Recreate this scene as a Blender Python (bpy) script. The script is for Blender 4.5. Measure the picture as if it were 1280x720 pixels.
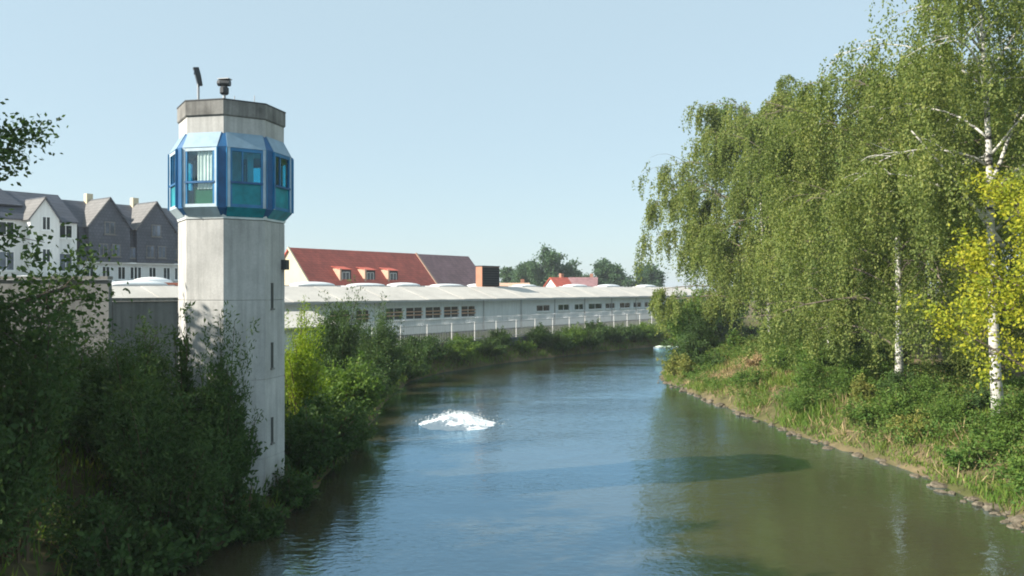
import bpy, math, random
import numpy as np
from mathutils import Vector

for o in list(bpy.data.objects):
    bpy.data.objects.remove(o, do_unlink=True)
scene = bpy.context.scene
COL = scene.collection
R = math.radians

# ------------------------------------------------------------------ camera
CAMZ = 6.5
cam = bpy.data.cameras.new('camera')
cam.sensor_width = 36.0
cam.lens = 36.0 * 1000 / 1280
cam.clip_start = 0.1
cam.clip_end = 6000
cam_o = bpy.data.objects.new('camera', cam)
cam_o.location = (0, 0, CAMZ)
cam_o.rotation_euler = (R(90), 0, 0)
COL.objects.link(cam_o)
scene.camera = cam_o

# ------------------------------------------------------------------ sky, sun, exposure
SUN_EL = R(32)
SUN_AZ = math.atan2(-math.sin(math.radians(72)), -math.cos(math.radians(72)))            # from +Y, clockwise, towards the sun
world = bpy.data.worlds.new('World')
scene.world = world
world.use_nodes = True
wn = world.node_tree
for n in list(wn.nodes):
    wn.nodes.remove(n)
sky = wn.nodes.new('ShaderNodeTexSky')
sky.sky_type = 'NISHITA'
sky.sun_disc = False
sky.sun_elevation = SUN_EL
sky.sun_rotation = SUN_AZ % (2 * math.pi)
sky.altitude = 200
sky.air_density = 1.0
sky.dust_density = 0.6
sky.ozone_density = 1.2
bg = wn.nodes.new('ShaderNodeBackground')
bg.inputs['Strength'].default_value = 0.10
wo = wn.nodes.new('ShaderNodeOutputWorld')
veil = wn.nodes.new('ShaderNodeMix')            # thin milky summer veil over the clear sky
veil.data_type = 'RGBA'
veil.inputs[0].default_value = 0.76
veil.inputs[7].default_value = (3.02, 3.90, 4.28, 1)
wn.links.new(sky.outputs[0], veil.inputs[6])
wn.links.new(veil.outputs[2], bg.inputs[0])
wn.links.new(bg.outputs[0], wo.inputs[0])

sun = bpy.data.lights.new('sun', 'SUN')
sun.energy = 5.0
sun.angle = R(0.5)
sun.color = (1.0, 0.93, 0.82)
sun_o = bpy.data.objects.new('sun', sun)
sd = Vector((math.sin(SUN_AZ) * math.cos(SUN_EL), math.cos(SUN_AZ) * math.cos(SUN_EL), math.sin(SUN_EL)))
sun_o.rotation_euler = (-sd).to_track_quat('-Z', 'Y').to_euler()
sun_o.location = (-40, -10, 60)
COL.objects.link(sun_o)

scene.render.engine = 'CYCLES'
scene.view_settings.view_transform = 'Standard'
scene.view_settings.look = 'None'
scene.view_settings.exposure = 1.0
scene.view_settings.gamma = 1.0
scene.view_settings.use_curve_mapping = False
scene.cycles.max_bounces = 8
scene.cycles.transparent_max_bounces = 12
scene.cycles.filter_width = 1.9

# ------------------------------------------------------------------ materials
def nt(name):
    m = bpy.data.materials.new(name)
    m.use_nodes = True
    t = m.node_tree
    for n in list(t.nodes):
        t.nodes.remove(n)
    out = t.nodes.new('ShaderNodeOutputMaterial')
    return m, t, out

def ramp(t, fac, stops):
    r = t.nodes.new('ShaderNodeValToRGB')
    el = r.color_ramp.elements
    while len(el) < len(stops):
        el.new(0.5)
    for e, (p, c) in zip(el, stops):
        e.position = p
        e.color = (*c, 1)
    t.links.new(fac, r.inputs[0])
    return r.outputs[0]

def noise(t, scale, detail=4, rough=0.55, vec=None, dist=0.0):
    n = t.nodes.new('ShaderNodeTexNoise')
    n.inputs['Scale'].default_value = scale
    n.inputs['Detail'].default_value = detail
    n.inputs['Roughness'].default_value = rough
    n.inputs['Distortion'].default_value = dist
    if vec is not None:
        t.links.new(vec, n.inputs['Vector'])
    return n.outputs[0]

def coords(t, kind='Object', scale=(1, 1, 1)):
    c = t.nodes.new('ShaderNodeTexCoord')
    m = t.nodes.new('ShaderNodeMapping')
    m.inputs['Scale'].default_value = scale
    t.links.new(c.outputs[kind], m.inputs[0])
    return m.outputs[0]

def mixc(t, fac, a, b, mode='MIX'):
    m = t.nodes.new('ShaderNodeMix')
    m.data_type = 'RGBA'
    m.blend_type = mode
    for s, v in ((0, fac), (6, a), (7, b)):
        if isinstance(v, (int, float)):
            m.inputs[s].default_value = v
        elif isinstance(v, tuple):
            m.inputs[s].default_value = (*v, 1)
        else:
            t.links.new(v, m.inputs[s])
    return m.outputs[2]

def bump(t, h, strength=0.3, dist=0.02):
    b = t.nodes.new('ShaderNodeBump')
    b.inputs['Strength'].default_value = strength
    b.inputs['Distance'].default_value = dist
    t.links.new(h, b.inputs['Height'])
    return b.outputs[0]

def principled(t, out, color, rough=0.7, spec=0.4, metal=0.0, normal=None):
    p = t.nodes.new('ShaderNodeBsdfPrincipled')
    if isinstance(color, tuple):
        p.inputs['Base Color'].default_value = (*color, 1)
    else:
        t.links.new(color, p.inputs['Base Color'])
    p.inputs['Roughness'].default_value = rough
    p.inputs['Specular IOR Level'].default_value = spec
    p.inputs['Metallic'].default_value = metal
    if normal is not None:
        t.links.new(normal, p.inputs['Normal'])
    t.links.new(p.outputs[0], out.inputs[0])
    return p

def mat_weathered(name, c, var=0.18, scale=1.2, rough=0.8, streak=0.25, spec=0.3, fine=18, bumpd=0.004):
    """painted / mineral surface: broad blotches, vertical streaks, fine grain"""
    m, t, out = nt(name)
    v = coords(t)
    lo = tuple(x * (1 - var) for x in c)
    hi = tuple(min(1, x * (1 + var * 0.6)) for x in c)
    a = ramp(t, noise(t, scale, 5, 0.6, v), [(0.3, lo), (0.7, hi)])
    vs = coords(t, 'Object', (3.5, 3.5, 0.22))
    st = ramp(t, noise(t, 1.6, 4, 0.6, vs), [(0.42, (1, 1, 1)), (0.75, (1 - streak,) * 3)])
    a = mixc(t, 1.0, a, st, 'MULTIPLY')
    g = noise(t, fine, 3, 0.7, v)
    gr = ramp(t, g, [(0.3, (0.9, 0.9, 0.9)), (0.7, (1.06, 1.06, 1.06))])
    a = mixc(t, 1.0, a, gr, 'MULTIPLY')
    principled(t, out, a, rough, spec, 0, bump(t, g, 0.35, bumpd))
    return m

def mat_plain(name, c, rough=0.5, spec=0.5, metal=0.0, var=0.12, scale=3):
    m, t, out = nt(name)
    v = coords(t)
    a = ramp(t, noise(t, scale, 4, 0.6, v), [(0.3, tuple(x * (1 - var) for x in c)), (0.7, tuple(min(1, x * (1 + var)) for x in c))])
    principled(t, out, a, rough, spec, metal)
    return m

def mat_leaf(name, stops, trans=0.35, rough=0.55, patch=0.6, spec=0.12):
    m, t, out = nt(name)
    g = t.nodes.new('ShaderNodeNewGeometry')
    v = coords(t, 'Object')
    nz = noise(t, patch, 3, 0.6, v)
    ad = t.nodes.new('ShaderNodeMath'); ad.operation = 'MULTIPLY_ADD'
    t.links.new(g.outputs['Random Per Island'], ad.inputs[0])
    ad.inputs[1].default_value = 0.55
    sc = t.nodes.new('ShaderNodeMath'); sc.operation = 'MULTIPLY_ADD'
    t.links.new(nz, sc.inputs[0]); sc.inputs[1].default_value = 0.9; sc.inputs[2].default_value = -0.22
    t.links.new(sc.outputs[0], ad.inputs[2])
    c = ramp(t, ad.outputs[0], stops)
    d = t.nodes.new('ShaderNodeBsdfPrincipled')
    t.links.new(c, d.inputs['Base Color'])
    d.inputs['Roughness'].default_value = rough
    d.inputs['Specular IOR Level'].default_value = spec
    tr = t.nodes.new('ShaderNodeBsdfTranslucent')
    tc = mixc(t, 1.0, c, (1.15, 1.2, 0.55), 'MULTIPLY')
    t.links.new(tc, tr.inputs[0])
    mx = t.nodes.new('ShaderNodeMixShader')
    mx.inputs[0].default_value = trans
    t.links.new(d.outputs[0], mx.inputs[1]); t.links.new(tr.outputs[0], mx.inputs[2])
    t.links.new(mx.outputs[0], out.inputs[0])
    return m

M = {}
M['concrete'] = mat_weathered('concrete_light', (0.49, 0.485, 0.465), 0.2, 0.9, 0.85, 0.3)
M['concrete_cap'] = mat_weathered('concrete_stained', (0.25, 0.245, 0.23), 0.4, 1.6, 0.9, 0.45)
M['concrete_wall'] = mat_weathered('concrete_wall', (0.23, 0.235, 0.23), 0.22, 0.8, 0.9, 0.35)
M['joint'] = mat_plain('joint_mortar', (0.30, 0.295, 0.28), 0.9, 0.2)
M['blue'] = mat_plain('blue_paint', (0.018, 0.17, 0.36), 0.4, 0.5, 0, 0.22, 2.5)
M['blue_dark'] = mat_plain('dark_blue_paint', (0.011, 0.095, 0.235), 0.45, 0.5, 0, 0.2)
M['blue_pale'] = mat_plain('pale_blue_metal', (0.45, 0.56, 0.63), 0.5, 0.5, 0.0, 0.15)
M['hood'] = mat_plain('hood_sheet', (0.21, 0.32, 0.41), 0.5, 0.5, 0.0, 0.15)
M['teal_panel'] = mat_plain('teal_panel', (0.012, 0.23, 0.28), 0.4, 0.3, 0, 0.35, 2.0)
M['green_cloth'] = mat_plain('green_cloth', (0.02, 0.12, 0.06), 0.8, 0.2)
M['curtain'] = mat_plain('curtain', (0.78, 0.79, 0.76), 0.9, 0.1)
M['dark_metal'] = mat_plain('dark_metal', (0.035, 0.04, 0.045), 0.5, 0.5)
M['grey_metal'] = mat_plain('grey_metal', (0.38, 0.39, 0.40), 0.5, 0.5, 0.3)
M['black'] = mat_plain('black_opening', (0.012, 0.013, 0.015), 0.7, 0.3)
M['slit'] = mat_plain('slit_glass', (0.05, 0.055, 0.06), 0.4, 0.4)
M['interior'] = mat_plain('interior_plaster', (0.68, 0.72, 0.72), 0.8, 0.2)
M['white_wall'] = mat_weathered('white_render', (0.72, 0.73, 0.72), 0.08, 0.6, 0.85, 0.12)
M['pale_wall'] = mat_weathered('pale_blue_render', (0.76, 0.80, 0.82), 0.08, 0.4, 0.8, 0.16)
M['cream_wall'] = mat_weathered('cream_render', (0.66, 0.57, 0.40), 0.1, 0.5, 0.85, 0.12)
M['white_paint'] = mat_plain('white_paint', (0.78, 0.79, 0.78), 0.5, 0.4, 0, 0.06)
M['roof_sheet'] = mat_weathered('pale_roof_sheet', (0.56, 0.53, 0.48), 0.16, 0.5, 0.7, 0.12)
M['roof_flat'] = mat_weathered('flat_roof_felt', (0.62, 0.62, 0.60), 0.2, 0.35, 0.8, 0.05)
M['skylight'] = mat_plain('skylight_acrylic', (0.82, 0.83, 0.82), 0.25, 0.5, 0, 0.05)
M['plinth'] = mat_weathered('dark_plinth', (0.10, 0.12, 0.135), 0.3, 0.8, 0.9, 0.3)
M['brick_red'] = mat_weathered('terracotta_cladding', (0.42, 0.20, 0.13), 0.15, 1.2, 0.85, 0.1)
M['stone_frame'] = mat_plain('dormer_cheek', (0.55, 0.36, 0.26), 0.8, 0.2)
M['red_edge'] = mat_plain('red_edge', (0.50, 0.16, 0.10), 0.7, 0.3)
M['foam'] = None

def mat_tiles(name, c, course=0.33, var=0.22, rough=0.75):
    m, t, out = nt(name)
    v = coords(t)
    a = ramp(t, noise(t, 0.5, 5, 0.65, v), [(0.3, tuple(x * (1 - var) for x in c)), (0.72, tuple(min(1, x * (1 + var)) for x in c))])
    br = t.nodes.new('ShaderNodeTexBrick')
    br.inputs['Scale'].default_value = 1.0
    br.inputs['Mortar Size'].default_value = 0.02
    br.inputs['Brick Width'].default_value = 0.3
    br.inputs['Row Height'].default_value = course
    br.inputs['Color1'].default_value = (0.85, 0.85, 0.85, 1)
    br.inputs['Color2'].default_value = (1.1, 1.1, 1.1, 1)
    br.inputs['Mortar'].default_value = (0.55, 0.55, 0.55, 1)
    cc = t.nodes.new('ShaderNodeTexCoord')
    sx = t.nodes.new('ShaderNodeSeparateXYZ'); cb = t.nodes.new('ShaderNodeCombineXYZ')
    t.links.new(cc.outputs['Object'], sx.inputs[0])
    ad = t.nodes.new('ShaderNodeMath'); ad.operation = 'ADD'
    t.links.new(sx.outputs[0], ad.inputs[0]); t.links.new(sx.outputs[1], ad.inputs[1])
    t.links.new(ad.outputs[0], cb.inputs[0]); t.links.new(sx.outputs[2], cb.inputs[1])
    t.links.new(cb.outputs[0], br.inputs['Vector'])
    a = mixc(t, 1.0, a, br.outputs[0], 'MULTIPLY')
    principled(t, out, a, rough, 0.35, 0, bump(t, br.outputs['Fac'], 0.3, 0.02))
    return m
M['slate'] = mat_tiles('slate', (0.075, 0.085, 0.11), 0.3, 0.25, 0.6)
M['slate_lit_and_frame'] = mat_tiles('slate_lit_and_frame', (0.17, 0.165, 0.16), 0.3, 0.25, 0.65)  # lighter slate copy: sunlight on left gable slopes put into colour; also window frames
M['red_tiles'] = mat_tiles('red_tiles', (0.50, 0.105, 0.07), 0.4, 0.22, 0.8)
M['purple_tiles'] = mat_tiles('weathered_tiles', (0.27, 0.15, 0.155), 0.4, 0.22, 0.8)

def mat_window(name, c=(0.03, 0.04, 0.05)):
    m, t, out = nt(name)
    a = ramp(t, noise(t, 0.9, 2, 0.5, coords(t)), [(0.35, tuple(x * 0.5 for x in c)), (0.7, tuple(x * 1.8 for x in c))])
    principled(t, out, a, 0.06, 0.6)
    return m
M['window'] = mat_window('window_glass')
M['window_grey'] = mat_window('window_glass_grey', (0.10, 0.12, 0.16))

def mat_tinted_glass(name, tint, gloss):
    m, t, out = nt(name)
    tr = t.nodes.new('ShaderNodeBsdfTransparent'); tr.inputs[0].default_value = (*tint, 1)
    gl = t.nodes.new('ShaderNodeBsdfGlossy'); gl.inputs['Roughness'].default_value = 0.03
    gl.inputs[0].default_value = (0.85, 0.95, 1, 1)
    lw = t.nodes.new('ShaderNodeLayerWeight'); lw.inputs[0].default_value = 0.3
    fr = t.nodes.new('ShaderNodeMath'); fr.operation = 'MULTIPLY_ADD'; fr.inputs[1].default_value = gloss; fr.inputs[2].default_value = 0.04
    t.links.new(lw.outputs['Facing'], fr.inputs[0])
    mx = t.nodes.new('ShaderNodeMixShader')
    t.links.new(fr.outputs[0], mx.inputs[0]); t.links.new(tr.outputs[0], mx.inputs[1]); t.links.new(gl.outputs[0], mx.inputs[2])
    t.links.new(mx.outputs[0], out.inputs[0])
    return m
M['teal_glass'] = mat_tinted_glass('teal_tinted_glass', (0.30, 0.76, 0.85), 0.22)
M['clear_glass'] = mat_tinted_glass('clear_glass', (0.92, 0.97, 0.96), 0.15)

def mat_foam():
    m, t, out = nt('foam')
    v = coords(t)
    n = noise(t, 9, 5, 0.7, v)
    p = principled(t, out, ramp(t, n, [(0.3, (0.62, 0.68, 0.71)), (0.6, (0.80, 0.82, 0.83))]), 0.7, 0.2, 0, bump(t, n, 0.35, 0.02))
    p.inputs['Subsurface Weight'].default_value = 0.3
    p.inputs['Subsurface Radius'].default_value = (0.2, 0.2, 0.2)
    return m
M['foam'] = mat_foam()

def mat_birch_bark():
    m, t, out = nt('birch_bark')
    v = coords(t, 'Object', (1.2, 1.2, 5.5))
    n = noise(t, 1.3, 5, 0.65, v)
    a = ramp(t, n, [(0.40, (0.03, 0.028, 0.025)), (0.47, (0.45, 0.43, 0.39)), (0.75, (0.70, 0.68, 0.63))])
    principled(t, out, a, 0.75, 0.2, 0, bump(t, n, 0.3, 0.01))
    return m
M['birch_bark'] = mat_birch_bark()
M['birch_limb'] = mat_plain('birch_limb_bark', (0.17, 0.14, 0.11), 0.9, 0.1, 0, 0.4, 2)
M['bark'] = mat_weathered('bark', (0.10, 0.08, 0.06), 0.4, 3, 0.95, 0.3, 0.1, 25, 0.02)
M['twig'] = mat_plain('twig', (0.10, 0.075, 0.045), 0.9, 0.1)

M['leaf_birch'] = mat_leaf('birch_leaves', [(0.0, (0.085, 0.125, 0.042)), (0.45, (0.165, 0.215, 0.060)), (0.8, (0.27, 0.295, 0.088)), (1.0, (0.37, 0.36, 0.13))], 0.44, patch=0.35)
M['leaf_birch_dark'] = mat_leaf('birch_leaves_cool', [(0.0, (0.075, 0.135, 0.05)), (0.45, (0.13, 0.20, 0.066)), (0.8, (0.19, 0.25, 0.08)), (1.0, (0.26, 0.29, 0.11))], 0.42, patch=0.35)
M['leaf_yellow'] = mat_leaf('yellow_leaves', [(0.0, (0.13, 0.20, 0.03)), (0.35, (0.27, 0.31, 0.03)), (0.75, (0.42, 0.40, 0.035)), (1.0, (0.50, 0.44, 0.04))], 0.4, patch=0.5)
M['leaf_willow'] = mat_leaf('willow_leaves', [(0.0, (0.035, 0.075, 0.025)), (0.5, (0.065, 0.115, 0.035)), (0.85, (0.10, 0.15, 0.045)), (1.0, (0.14, 0.16, 0.06))], 0.3)
M['leaf_green'] = mat_leaf('green_leaves', [(0.0, (0.06, 0.115, 0.025)), (0.5, (0.105, 0.18, 0.036)), (0.85, (0.16, 0.225, 0.045)), (1.0, (0.22, 0.24, 0.06))], 0.35)
M['leaf_bright'] = mat_leaf('bright_leaves', [(0.0, (0.10, 0.18, 0.02)), (0.4, (0.19, 0.28, 0.025)), (0.8, (0.28, 0.34, 0.03)), (1.0, (0.38, 0.36, 0.04))], 0.42)
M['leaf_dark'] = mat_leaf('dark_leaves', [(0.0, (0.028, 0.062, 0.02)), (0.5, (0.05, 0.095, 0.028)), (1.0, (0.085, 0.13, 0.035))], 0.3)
M['leaf_far'] = mat_leaf('far_leaves', [(0.0, (0.04, 0.085, 0.045)), (0.5, (0.065, 0.125, 0.06)), (1.0, (0.10, 0.16, 0.07))], 0.25, patch=0.25)
M['herb'] = mat_leaf('herb_leaves', [(0.0, (0.05, 0.12, 0.025)), (0.4, (0.09, 0.17, 0.035)), (0.7, (0.16, 0.21, 0.05)), (0.86, (0.25, 0.21, 0.085)), (1.0, (0.34, 0.24, 0.12))], 0.35, patch=0.3)
M['grass'] = mat_leaf('grass_blades', [(0.0, (0.06, 0.13, 0.022)), (0.45, (0.11, 0.19, 0.03)), (0.75, (0.19, 0.23, 0.05)), (1.0, (0.33, 0.28, 0.11))], 0.35, patch=0.25)
M['straw'] = mat_leaf('dry_straw', [(0.0, (0.22, 0.15, 0.08)), (0.5, (0.36, 0.26, 0.14)), (1.0, (0.50, 0.40, 0.22))], 0.2, patch=0.5)
M['reed'] = mat_leaf('reed_leaves', [(0.0, (0.10, 0.14, 0.03)), (0.5, (0.20, 0.22, 0.055)), (1.0, (0.38, 0.31, 0.10))], 0.3, patch=0.5)

def mat_ground():
    m, t, out = nt('river_bank_soil')
    v = coords(t)
    n1 = noise(t, 0.22, 5, 0.6, v)
    n2 = noise(t, 2.2, 5, 0.7, v)
    a = ramp(t, n1, [(0.32, (0.075, 0.085, 0.03)), (0.5, (0.115, 0.10, 0.055)), (0.68, (0.185, 0.145, 0.09))])
    b = ramp(t, n2, [(0.3, (0.7, 0.7, 0.7)), (0.7, (1.25, 1.2, 1.1))])
    a = mixc(t, 1.0, a, b, 'MULTIPLY')
    principled(t, out, a, 0.95, 0.1, 0, bump(t, n2, 0.6, 0.08))
    return m
M['ground'] = mat_ground()
M['stone'] = mat_weathered('bank_stone', (0.15, 0.125, 0.09), 0.5, 2.0, 0.9, 0.1, 0.2, 9, 0.03)

def mat_water():
    m, t, out = nt('river_water')
    v = coords(t)
    # murky body colour with slow drifting silt
    a = ramp(t, noise(t, 0.10, 3, 0.5, v), [(0.3, (0.058, 0.051, 0.026)), (0.7, (0.078, 0.068, 0.036))])
    v1 = coords(t, 'Object', (0.8, 1.3, 1))
    r1 = noise(t, 3.4, 3, 0.6, v1, 0.3)
    r2 = noise(t, 0.55, 3, 0.5, v, 0.2)
    # calmer lanes and rippled lanes
    pm = ramp(t, noise(t, 0.13, 3, 0.5, coords(t, 'Object', (0.6, 1.4, 1))), [(0.35, (0.25,) * 3), (0.65, (1, 1, 1))])
    mu = t.nodes.new('ShaderNodeMath'); mu.operation = 'MULTIPLY'
    t.links.new(r1, mu.inputs[0]); t.links.new(pm, mu.inputs[1])
    ad = t.nodes.new('ShaderNodeMath'); ad.operation = 'MULTIPLY_ADD'
    t.links.new(r2, ad.inputs[0]); ad.inputs[1].default_value = 1.0
    t.links.new(mu.outputs[0], ad.inputs[2])
    nb = bump(t, ad.outputs[0], 0.7, 0.04)
    df = t.nodes.new('ShaderNodeBsdfDiffuse'); t.links.new(a, df.inputs[0])
    gl = t.nodes.new('ShaderNodeBsdfGlossy'); gl.inputs[0].default_value = (0.52, 0.79, 1.0, 1); gl.inputs['Roughness'].default_value = 0.05
    t.links.new(nb, gl.inputs['Normal'])
    fr = t.nodes.new('ShaderNodeFresnel'); fr.inputs[0].default_value = 2.7
    t.links.new(nb, fr.inputs['Normal'])
    mx = t.nodes.new('ShaderNodeMixShader')
    fm = t.nodes.new('ShaderNodeMath'); fm.operation = 'MULTIPLY'; fm.use_clamp = True; fm.inputs[1].default_value = 1.4
    t.links.new(fr.outputs[0], fm.inputs[0])
    t.links.new(fm.outputs[0], mx.inputs[0]); t.links.new(df.outputs[0], mx.inputs[1]); t.links.new(gl.outputs[0], mx.inputs[2])
    t.links.new(mx.outputs[0], out.inputs[0])
    return m
M['water'] = mat_water()

# ------------------------------------------------------------------ mesh helpers
class MB:
    def __init__(s):
        s.v = []; s.f = []
    def quadstrip(s, *faces):
        for f in faces:
            b = len(s.v); s.v += [tuple(p) for p in f]; s.f.append(tuple(range(b, b + len(f))))
        return s
    def box(s, x0, x1, y0, y1, z0, z1):
        b = len(s.v)
        s.v += [(x0, y0, z0), (x1, y0, z0), (x1, y1, z0), (x0, y1, z0), (x0, y0, z1), (x1, y0, z1), (x1, y1, z1), (x0, y1, z1)]
        s.f += [tuple(b + i for i in q) for q in ((0, 3, 2, 1), (4, 5, 6, 7), (0, 1, 5, 4), (1, 2, 6, 5), (2, 3, 7, 6), (3, 0, 4, 7))]
        return s
    def loft(s, rings, cap=True):
        """rings: list of equal-length closed point loops (counter-clockwise seen from the end)"""
        b = len(s.v); n = len(rings[0])
        for r in rings:
            s.v += [tuple(p) for p in r]
        for k in range(len(rings) - 1):
            for i in range(n):
                j = (i + 1) % n
                s.f.append((b + k * n + i, b + k * n + j, b + (k + 1) * n + j, b + (k + 1) * n + i))
        if cap:
            s.f.append(tuple(b + i for i in range(n))[::-1])
            s.f.append(tuple(b + (len(rings) - 1) * n + i for i in range(n)))
        return s
    def tube(s, pts, rad, sides=6, cap=True):
        pts = [Vector(p) for p in pts]
        if not hasattr(rad, '__len__'):
            rad = [rad] * len(pts)
        rings = []
        up = None
        for i, p in enumerate(pts):
            d = (pts[min(i + 1, len(pts) - 1)] - pts[max(i - 1, 0)]).normalized()
            if up is None:
                up = d.orthogonal().normalized()
            up = (up - d * up.dot(d))
            up = up.normalized() if up.length > 1e-5 else d.orthogonal().normalized()
            w = d.cross(up)
            rings.append([p + (up * math.cos(a) + w * math.sin(a)) * rad[i] for a in [2 * math.pi * k / sides for k in range(sides)]])
        return s.loft(rings, cap)
    def build(s, name, mat, parent=None, smooth=False):
        me = bpy.data.meshes.new(name)
        me.from_pydata([tuple(p) for p in s.v], [], s.f)
        me.materials.append(mat)
        me.update()
        if smooth:
            me.polygons.foreach_set('use_smooth', [True] * len(me.polygons))
        o = bpy.data.objects.new(name, me)
        COL.objects.link(o)
        if parent is not None:
            o.parent = parent
        return o

def np_quads(name, V, mat, parent=None):
    """V: (n,4,3) array of separate quads"""
    n = len(V)
    me = bpy.data.meshes.new(name)
    me.vertices.add(n * 4); me.loops.add(n * 4); me.polygons.add(n)
    me.vertices.foreach_set('co', V.reshape(-1).astype(np.float32))
    me.loops.foreach_set('vertex_index', np.arange(n * 4, dtype=np.int32))
    me.polygons.foreach_set('loop_start', np.arange(0, n * 4, 4, dtype=np.int32))
    me.polygons.foreach_set('loop_total', np.full(n, 4, dtype=np.int32))
    me.materials.append(mat)
    me.update(calc_edges=True)
    o = bpy.data.objects.new(name, me)
    COL.objects.link(o)
    if parent is not None:
        o.parent = parent
    return o

def mobj(name, me, parent=None):
    o = bpy.data.objects.new(name, me)
    COL.objects.link(o)
    if parent is not None:
        o.parent = parent
    return o

def tag(o, label=None, cat=None, group=None, kind=None):
    if label: o['label'] = label
    if cat: o['category'] = cat
    if group: o['group'] = group
    if kind: o['kind'] = kind
    return o

def thing(name, label, cat, loc=(0, 0, 0), rz=0.0, group=None):
    o = bpy.data.objects.new(name, None)
    o.empty_display_size = 0.3
    o.location = loc
    o.rotation_euler = (0, 0, rz)
    COL.objects.link(o)
    return tag(o, label, cat, group)

def thing_part(name, parent):
    o = bpy.data.objects.new(name, None); o.empty_display_size = 0.2
    COL.objects.link(o); o.parent = parent
    return o

def copy_tree(o, parent=None):
    c = o.copy(); COL.objects.link(c); c.parent = parent
    for ch in o.children:
        copy_tree(ch, c)
    return c

def unit(a):
    return a / np.maximum(np.linalg.norm(a, axis=-1, keepdims=True), 1e-9)

# ------------------------------------------------------------------ river outline and terrain
LEFT = [(-8, -60), (-8.2, -10), (-8.4, 8), (-8.3, 14), (-7.8, 18.6), (-6.5, 23.0), (-6.4, 28), (-6.6, 34), (-6.9, 41), (-7.2, 49), (-7.0, 56), (-5.2, 61.5), (-1.4, 68), (4.6, 76), (16, 89), (32, 101), (60, 117), (120, 140)]
RIGHT = [(120, 118), (60, 95), (30, 80.5), (18, 71), (12.8, 64), (10.9, 58.5), (10.5, 55), (11.0, 50), (11.7, 42), (12.6, 35), (14.1, 28.5), (14.1, 24), (13.7, 21), (13.6, 15), (13.4, 5), (13, -10), (13, -60)]
POLY = np.array(LEFT + RIGHT)

def river_dist(x, y):
    """signed distance, negative inside the river"""
    x = np.asarray(x, float); y = np.asarray(y, float)
    sh = x.shape
    p = np.stack([x.ravel(), y.ravel()], 1)
    best = np.full(len(p), 1e9); ins = np.zeros(len(p), bool)
    n = len(POLY)
    for i in range(n):
        a = POLY[i]; b = POLY[(i + 1) % n]
        ab = b - a
        tt = np.clip(((p - a) @ ab) / (ab @ ab), 0, 1)
        d = np.linalg.norm(p - (a + tt[:, None] * ab), axis=1)
        best = np.minimum(best, d)
        c = ((a[1] > p[:, 1]) != (b[1] > p[:, 1]))
        with np.errstate(divide='ignore', invalid='ignore'):
            xi = (b[0] - a[0]) * (p[:, 1] - a[1]) / (b[1] - a[1] if b[1] != a[1] else 1e-9) + a[0]
        ins ^= c & (p[:, 0] < xi)
    return np.where(ins, -best, best).reshape(sh)

def hnoise(x, y):
    return (np.sin(x * 1.3 + 0.7 * np.sin(y * 0.9)) * np.sin(y * 1.1 + 0.5 * np.sin(x * 1.7)) * 0.5
            + 0.5 * np.sin(x * 0.37 + 1.2) * np.sin(y * 0.31 + 0.4))

def ground_z(x, y):
    x = np.asarray(x, float); y = np.asarray(y, float)
    d = river_dist(x, y)
    wob = d + 0.35 * hnoise(x * 1.4, y * 1.4)
    right = (x > 3) & (y < 78)
    span = np.where(right, 6.0, 5.5)
    top = np.where(right, 1.9, 2.0)
    s = np.clip(wob / span, 0, 1)
    rise = top * (1 - (1 - s) ** 1.7) + 0.10 * hnoise(x, y) * np.clip(d / 2, 0, 1)
    inside = -0.12 - np.minimum(1.6, 0.45 * -d)
    z = np.where(d > 0, np.maximum(rise, -0.05), np.minimum(inside, -0.02))
    return np.where(d > 60, 2.0, z)

def gz(x, y):
    return float(ground_z(np.array([x]), np.array([y]))[0])

xs = np.concatenate([np.array([-3000, -1200, -500, -250, -150, -100, -75]), np.arange(-60, -20, 2.0), np.arange(-20, 34, 0.45), np.arange(34, 80, 2.5), np.array([85, 100, 140, 220, 500, 1200, 3000])])
ys = np.concatenate([np.array([-1500, -600, -250, -120, -70, -40, -20, -10, -4]), np.arange(0, 100, 0.5), np.arange(100, 150, 2.5), np.array([155, 170, 200, 260, 350, 500, 900, 1800, 4000])])
GX, GY = np.meshgrid(xs, ys)
GZ = ground_z(GX, GY)
gv = np.stack([GX.ravel(), GY.ravel(), GZ.ravel()], 1)
nx, ny = len(xs), len(ys)
idx = np.arange(nx * ny).reshape(ny, nx)
gf = np.stack([idx[:-1, :-1].ravel(), idx[:-1, 1:].ravel(), idx[1:, 1:].ravel(), idx[1:, :-1].ravel()], 1)
me = bpy.data.meshes.new('ground')
me.from_pydata(gv.tolist(), [], gf.tolist())
me.materials.append(M['ground'])
me.polygons.foreach_set('use_smooth', [True] * len(me.polygons))
ground = mobj('ground', me)
tag(ground, 'earth river banks and level ground running to the horizon', 'ground', kind='structure')

w = MB()
w.quadstrip([(-14, -60, 0), (124, -60, 0), (124, 145, 0), (-14, 145, 0)])
water = w.build('river', M['water'])
tag(water, 'murky green river with rippled sky reflections', 'river', kind='structure')

# ------------------------------------------------------------------ vegetation makers
def leaf_quads(P, D, L, W, rng):
    """diamond leaves: base P, direction D, length L, width W"""
    n = len(P)
    D = unit(D)
    s = unit(np.cross(D, rng.normal(size=(n, 3))))
    L = np.broadcast_to(np.asarray(L, float), (n,))[:, None]; W = np.broadcast_to(np.asarray(W, float), (n,))[:, None]
    mid = P + D * L * 0.45
    return np.stack([P, mid + s * W * 0.5, P + D * L, mid - s * W * 0.5], 1)

def grow(p, d, L, n, rng, wob=0.15, grav=0.0):
    pts = [np.array(p, float)]
    d = np.array(d, float); d /= np.linalg.norm(d)
    for i in range(n):
        d = d + rng.normal(size=3) * wob + np.array([0, 0, grav])
        d /= np.linalg.norm(d)
        pts.append(pts[-1] + d * L / n)
    return np.array(pts)

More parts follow.
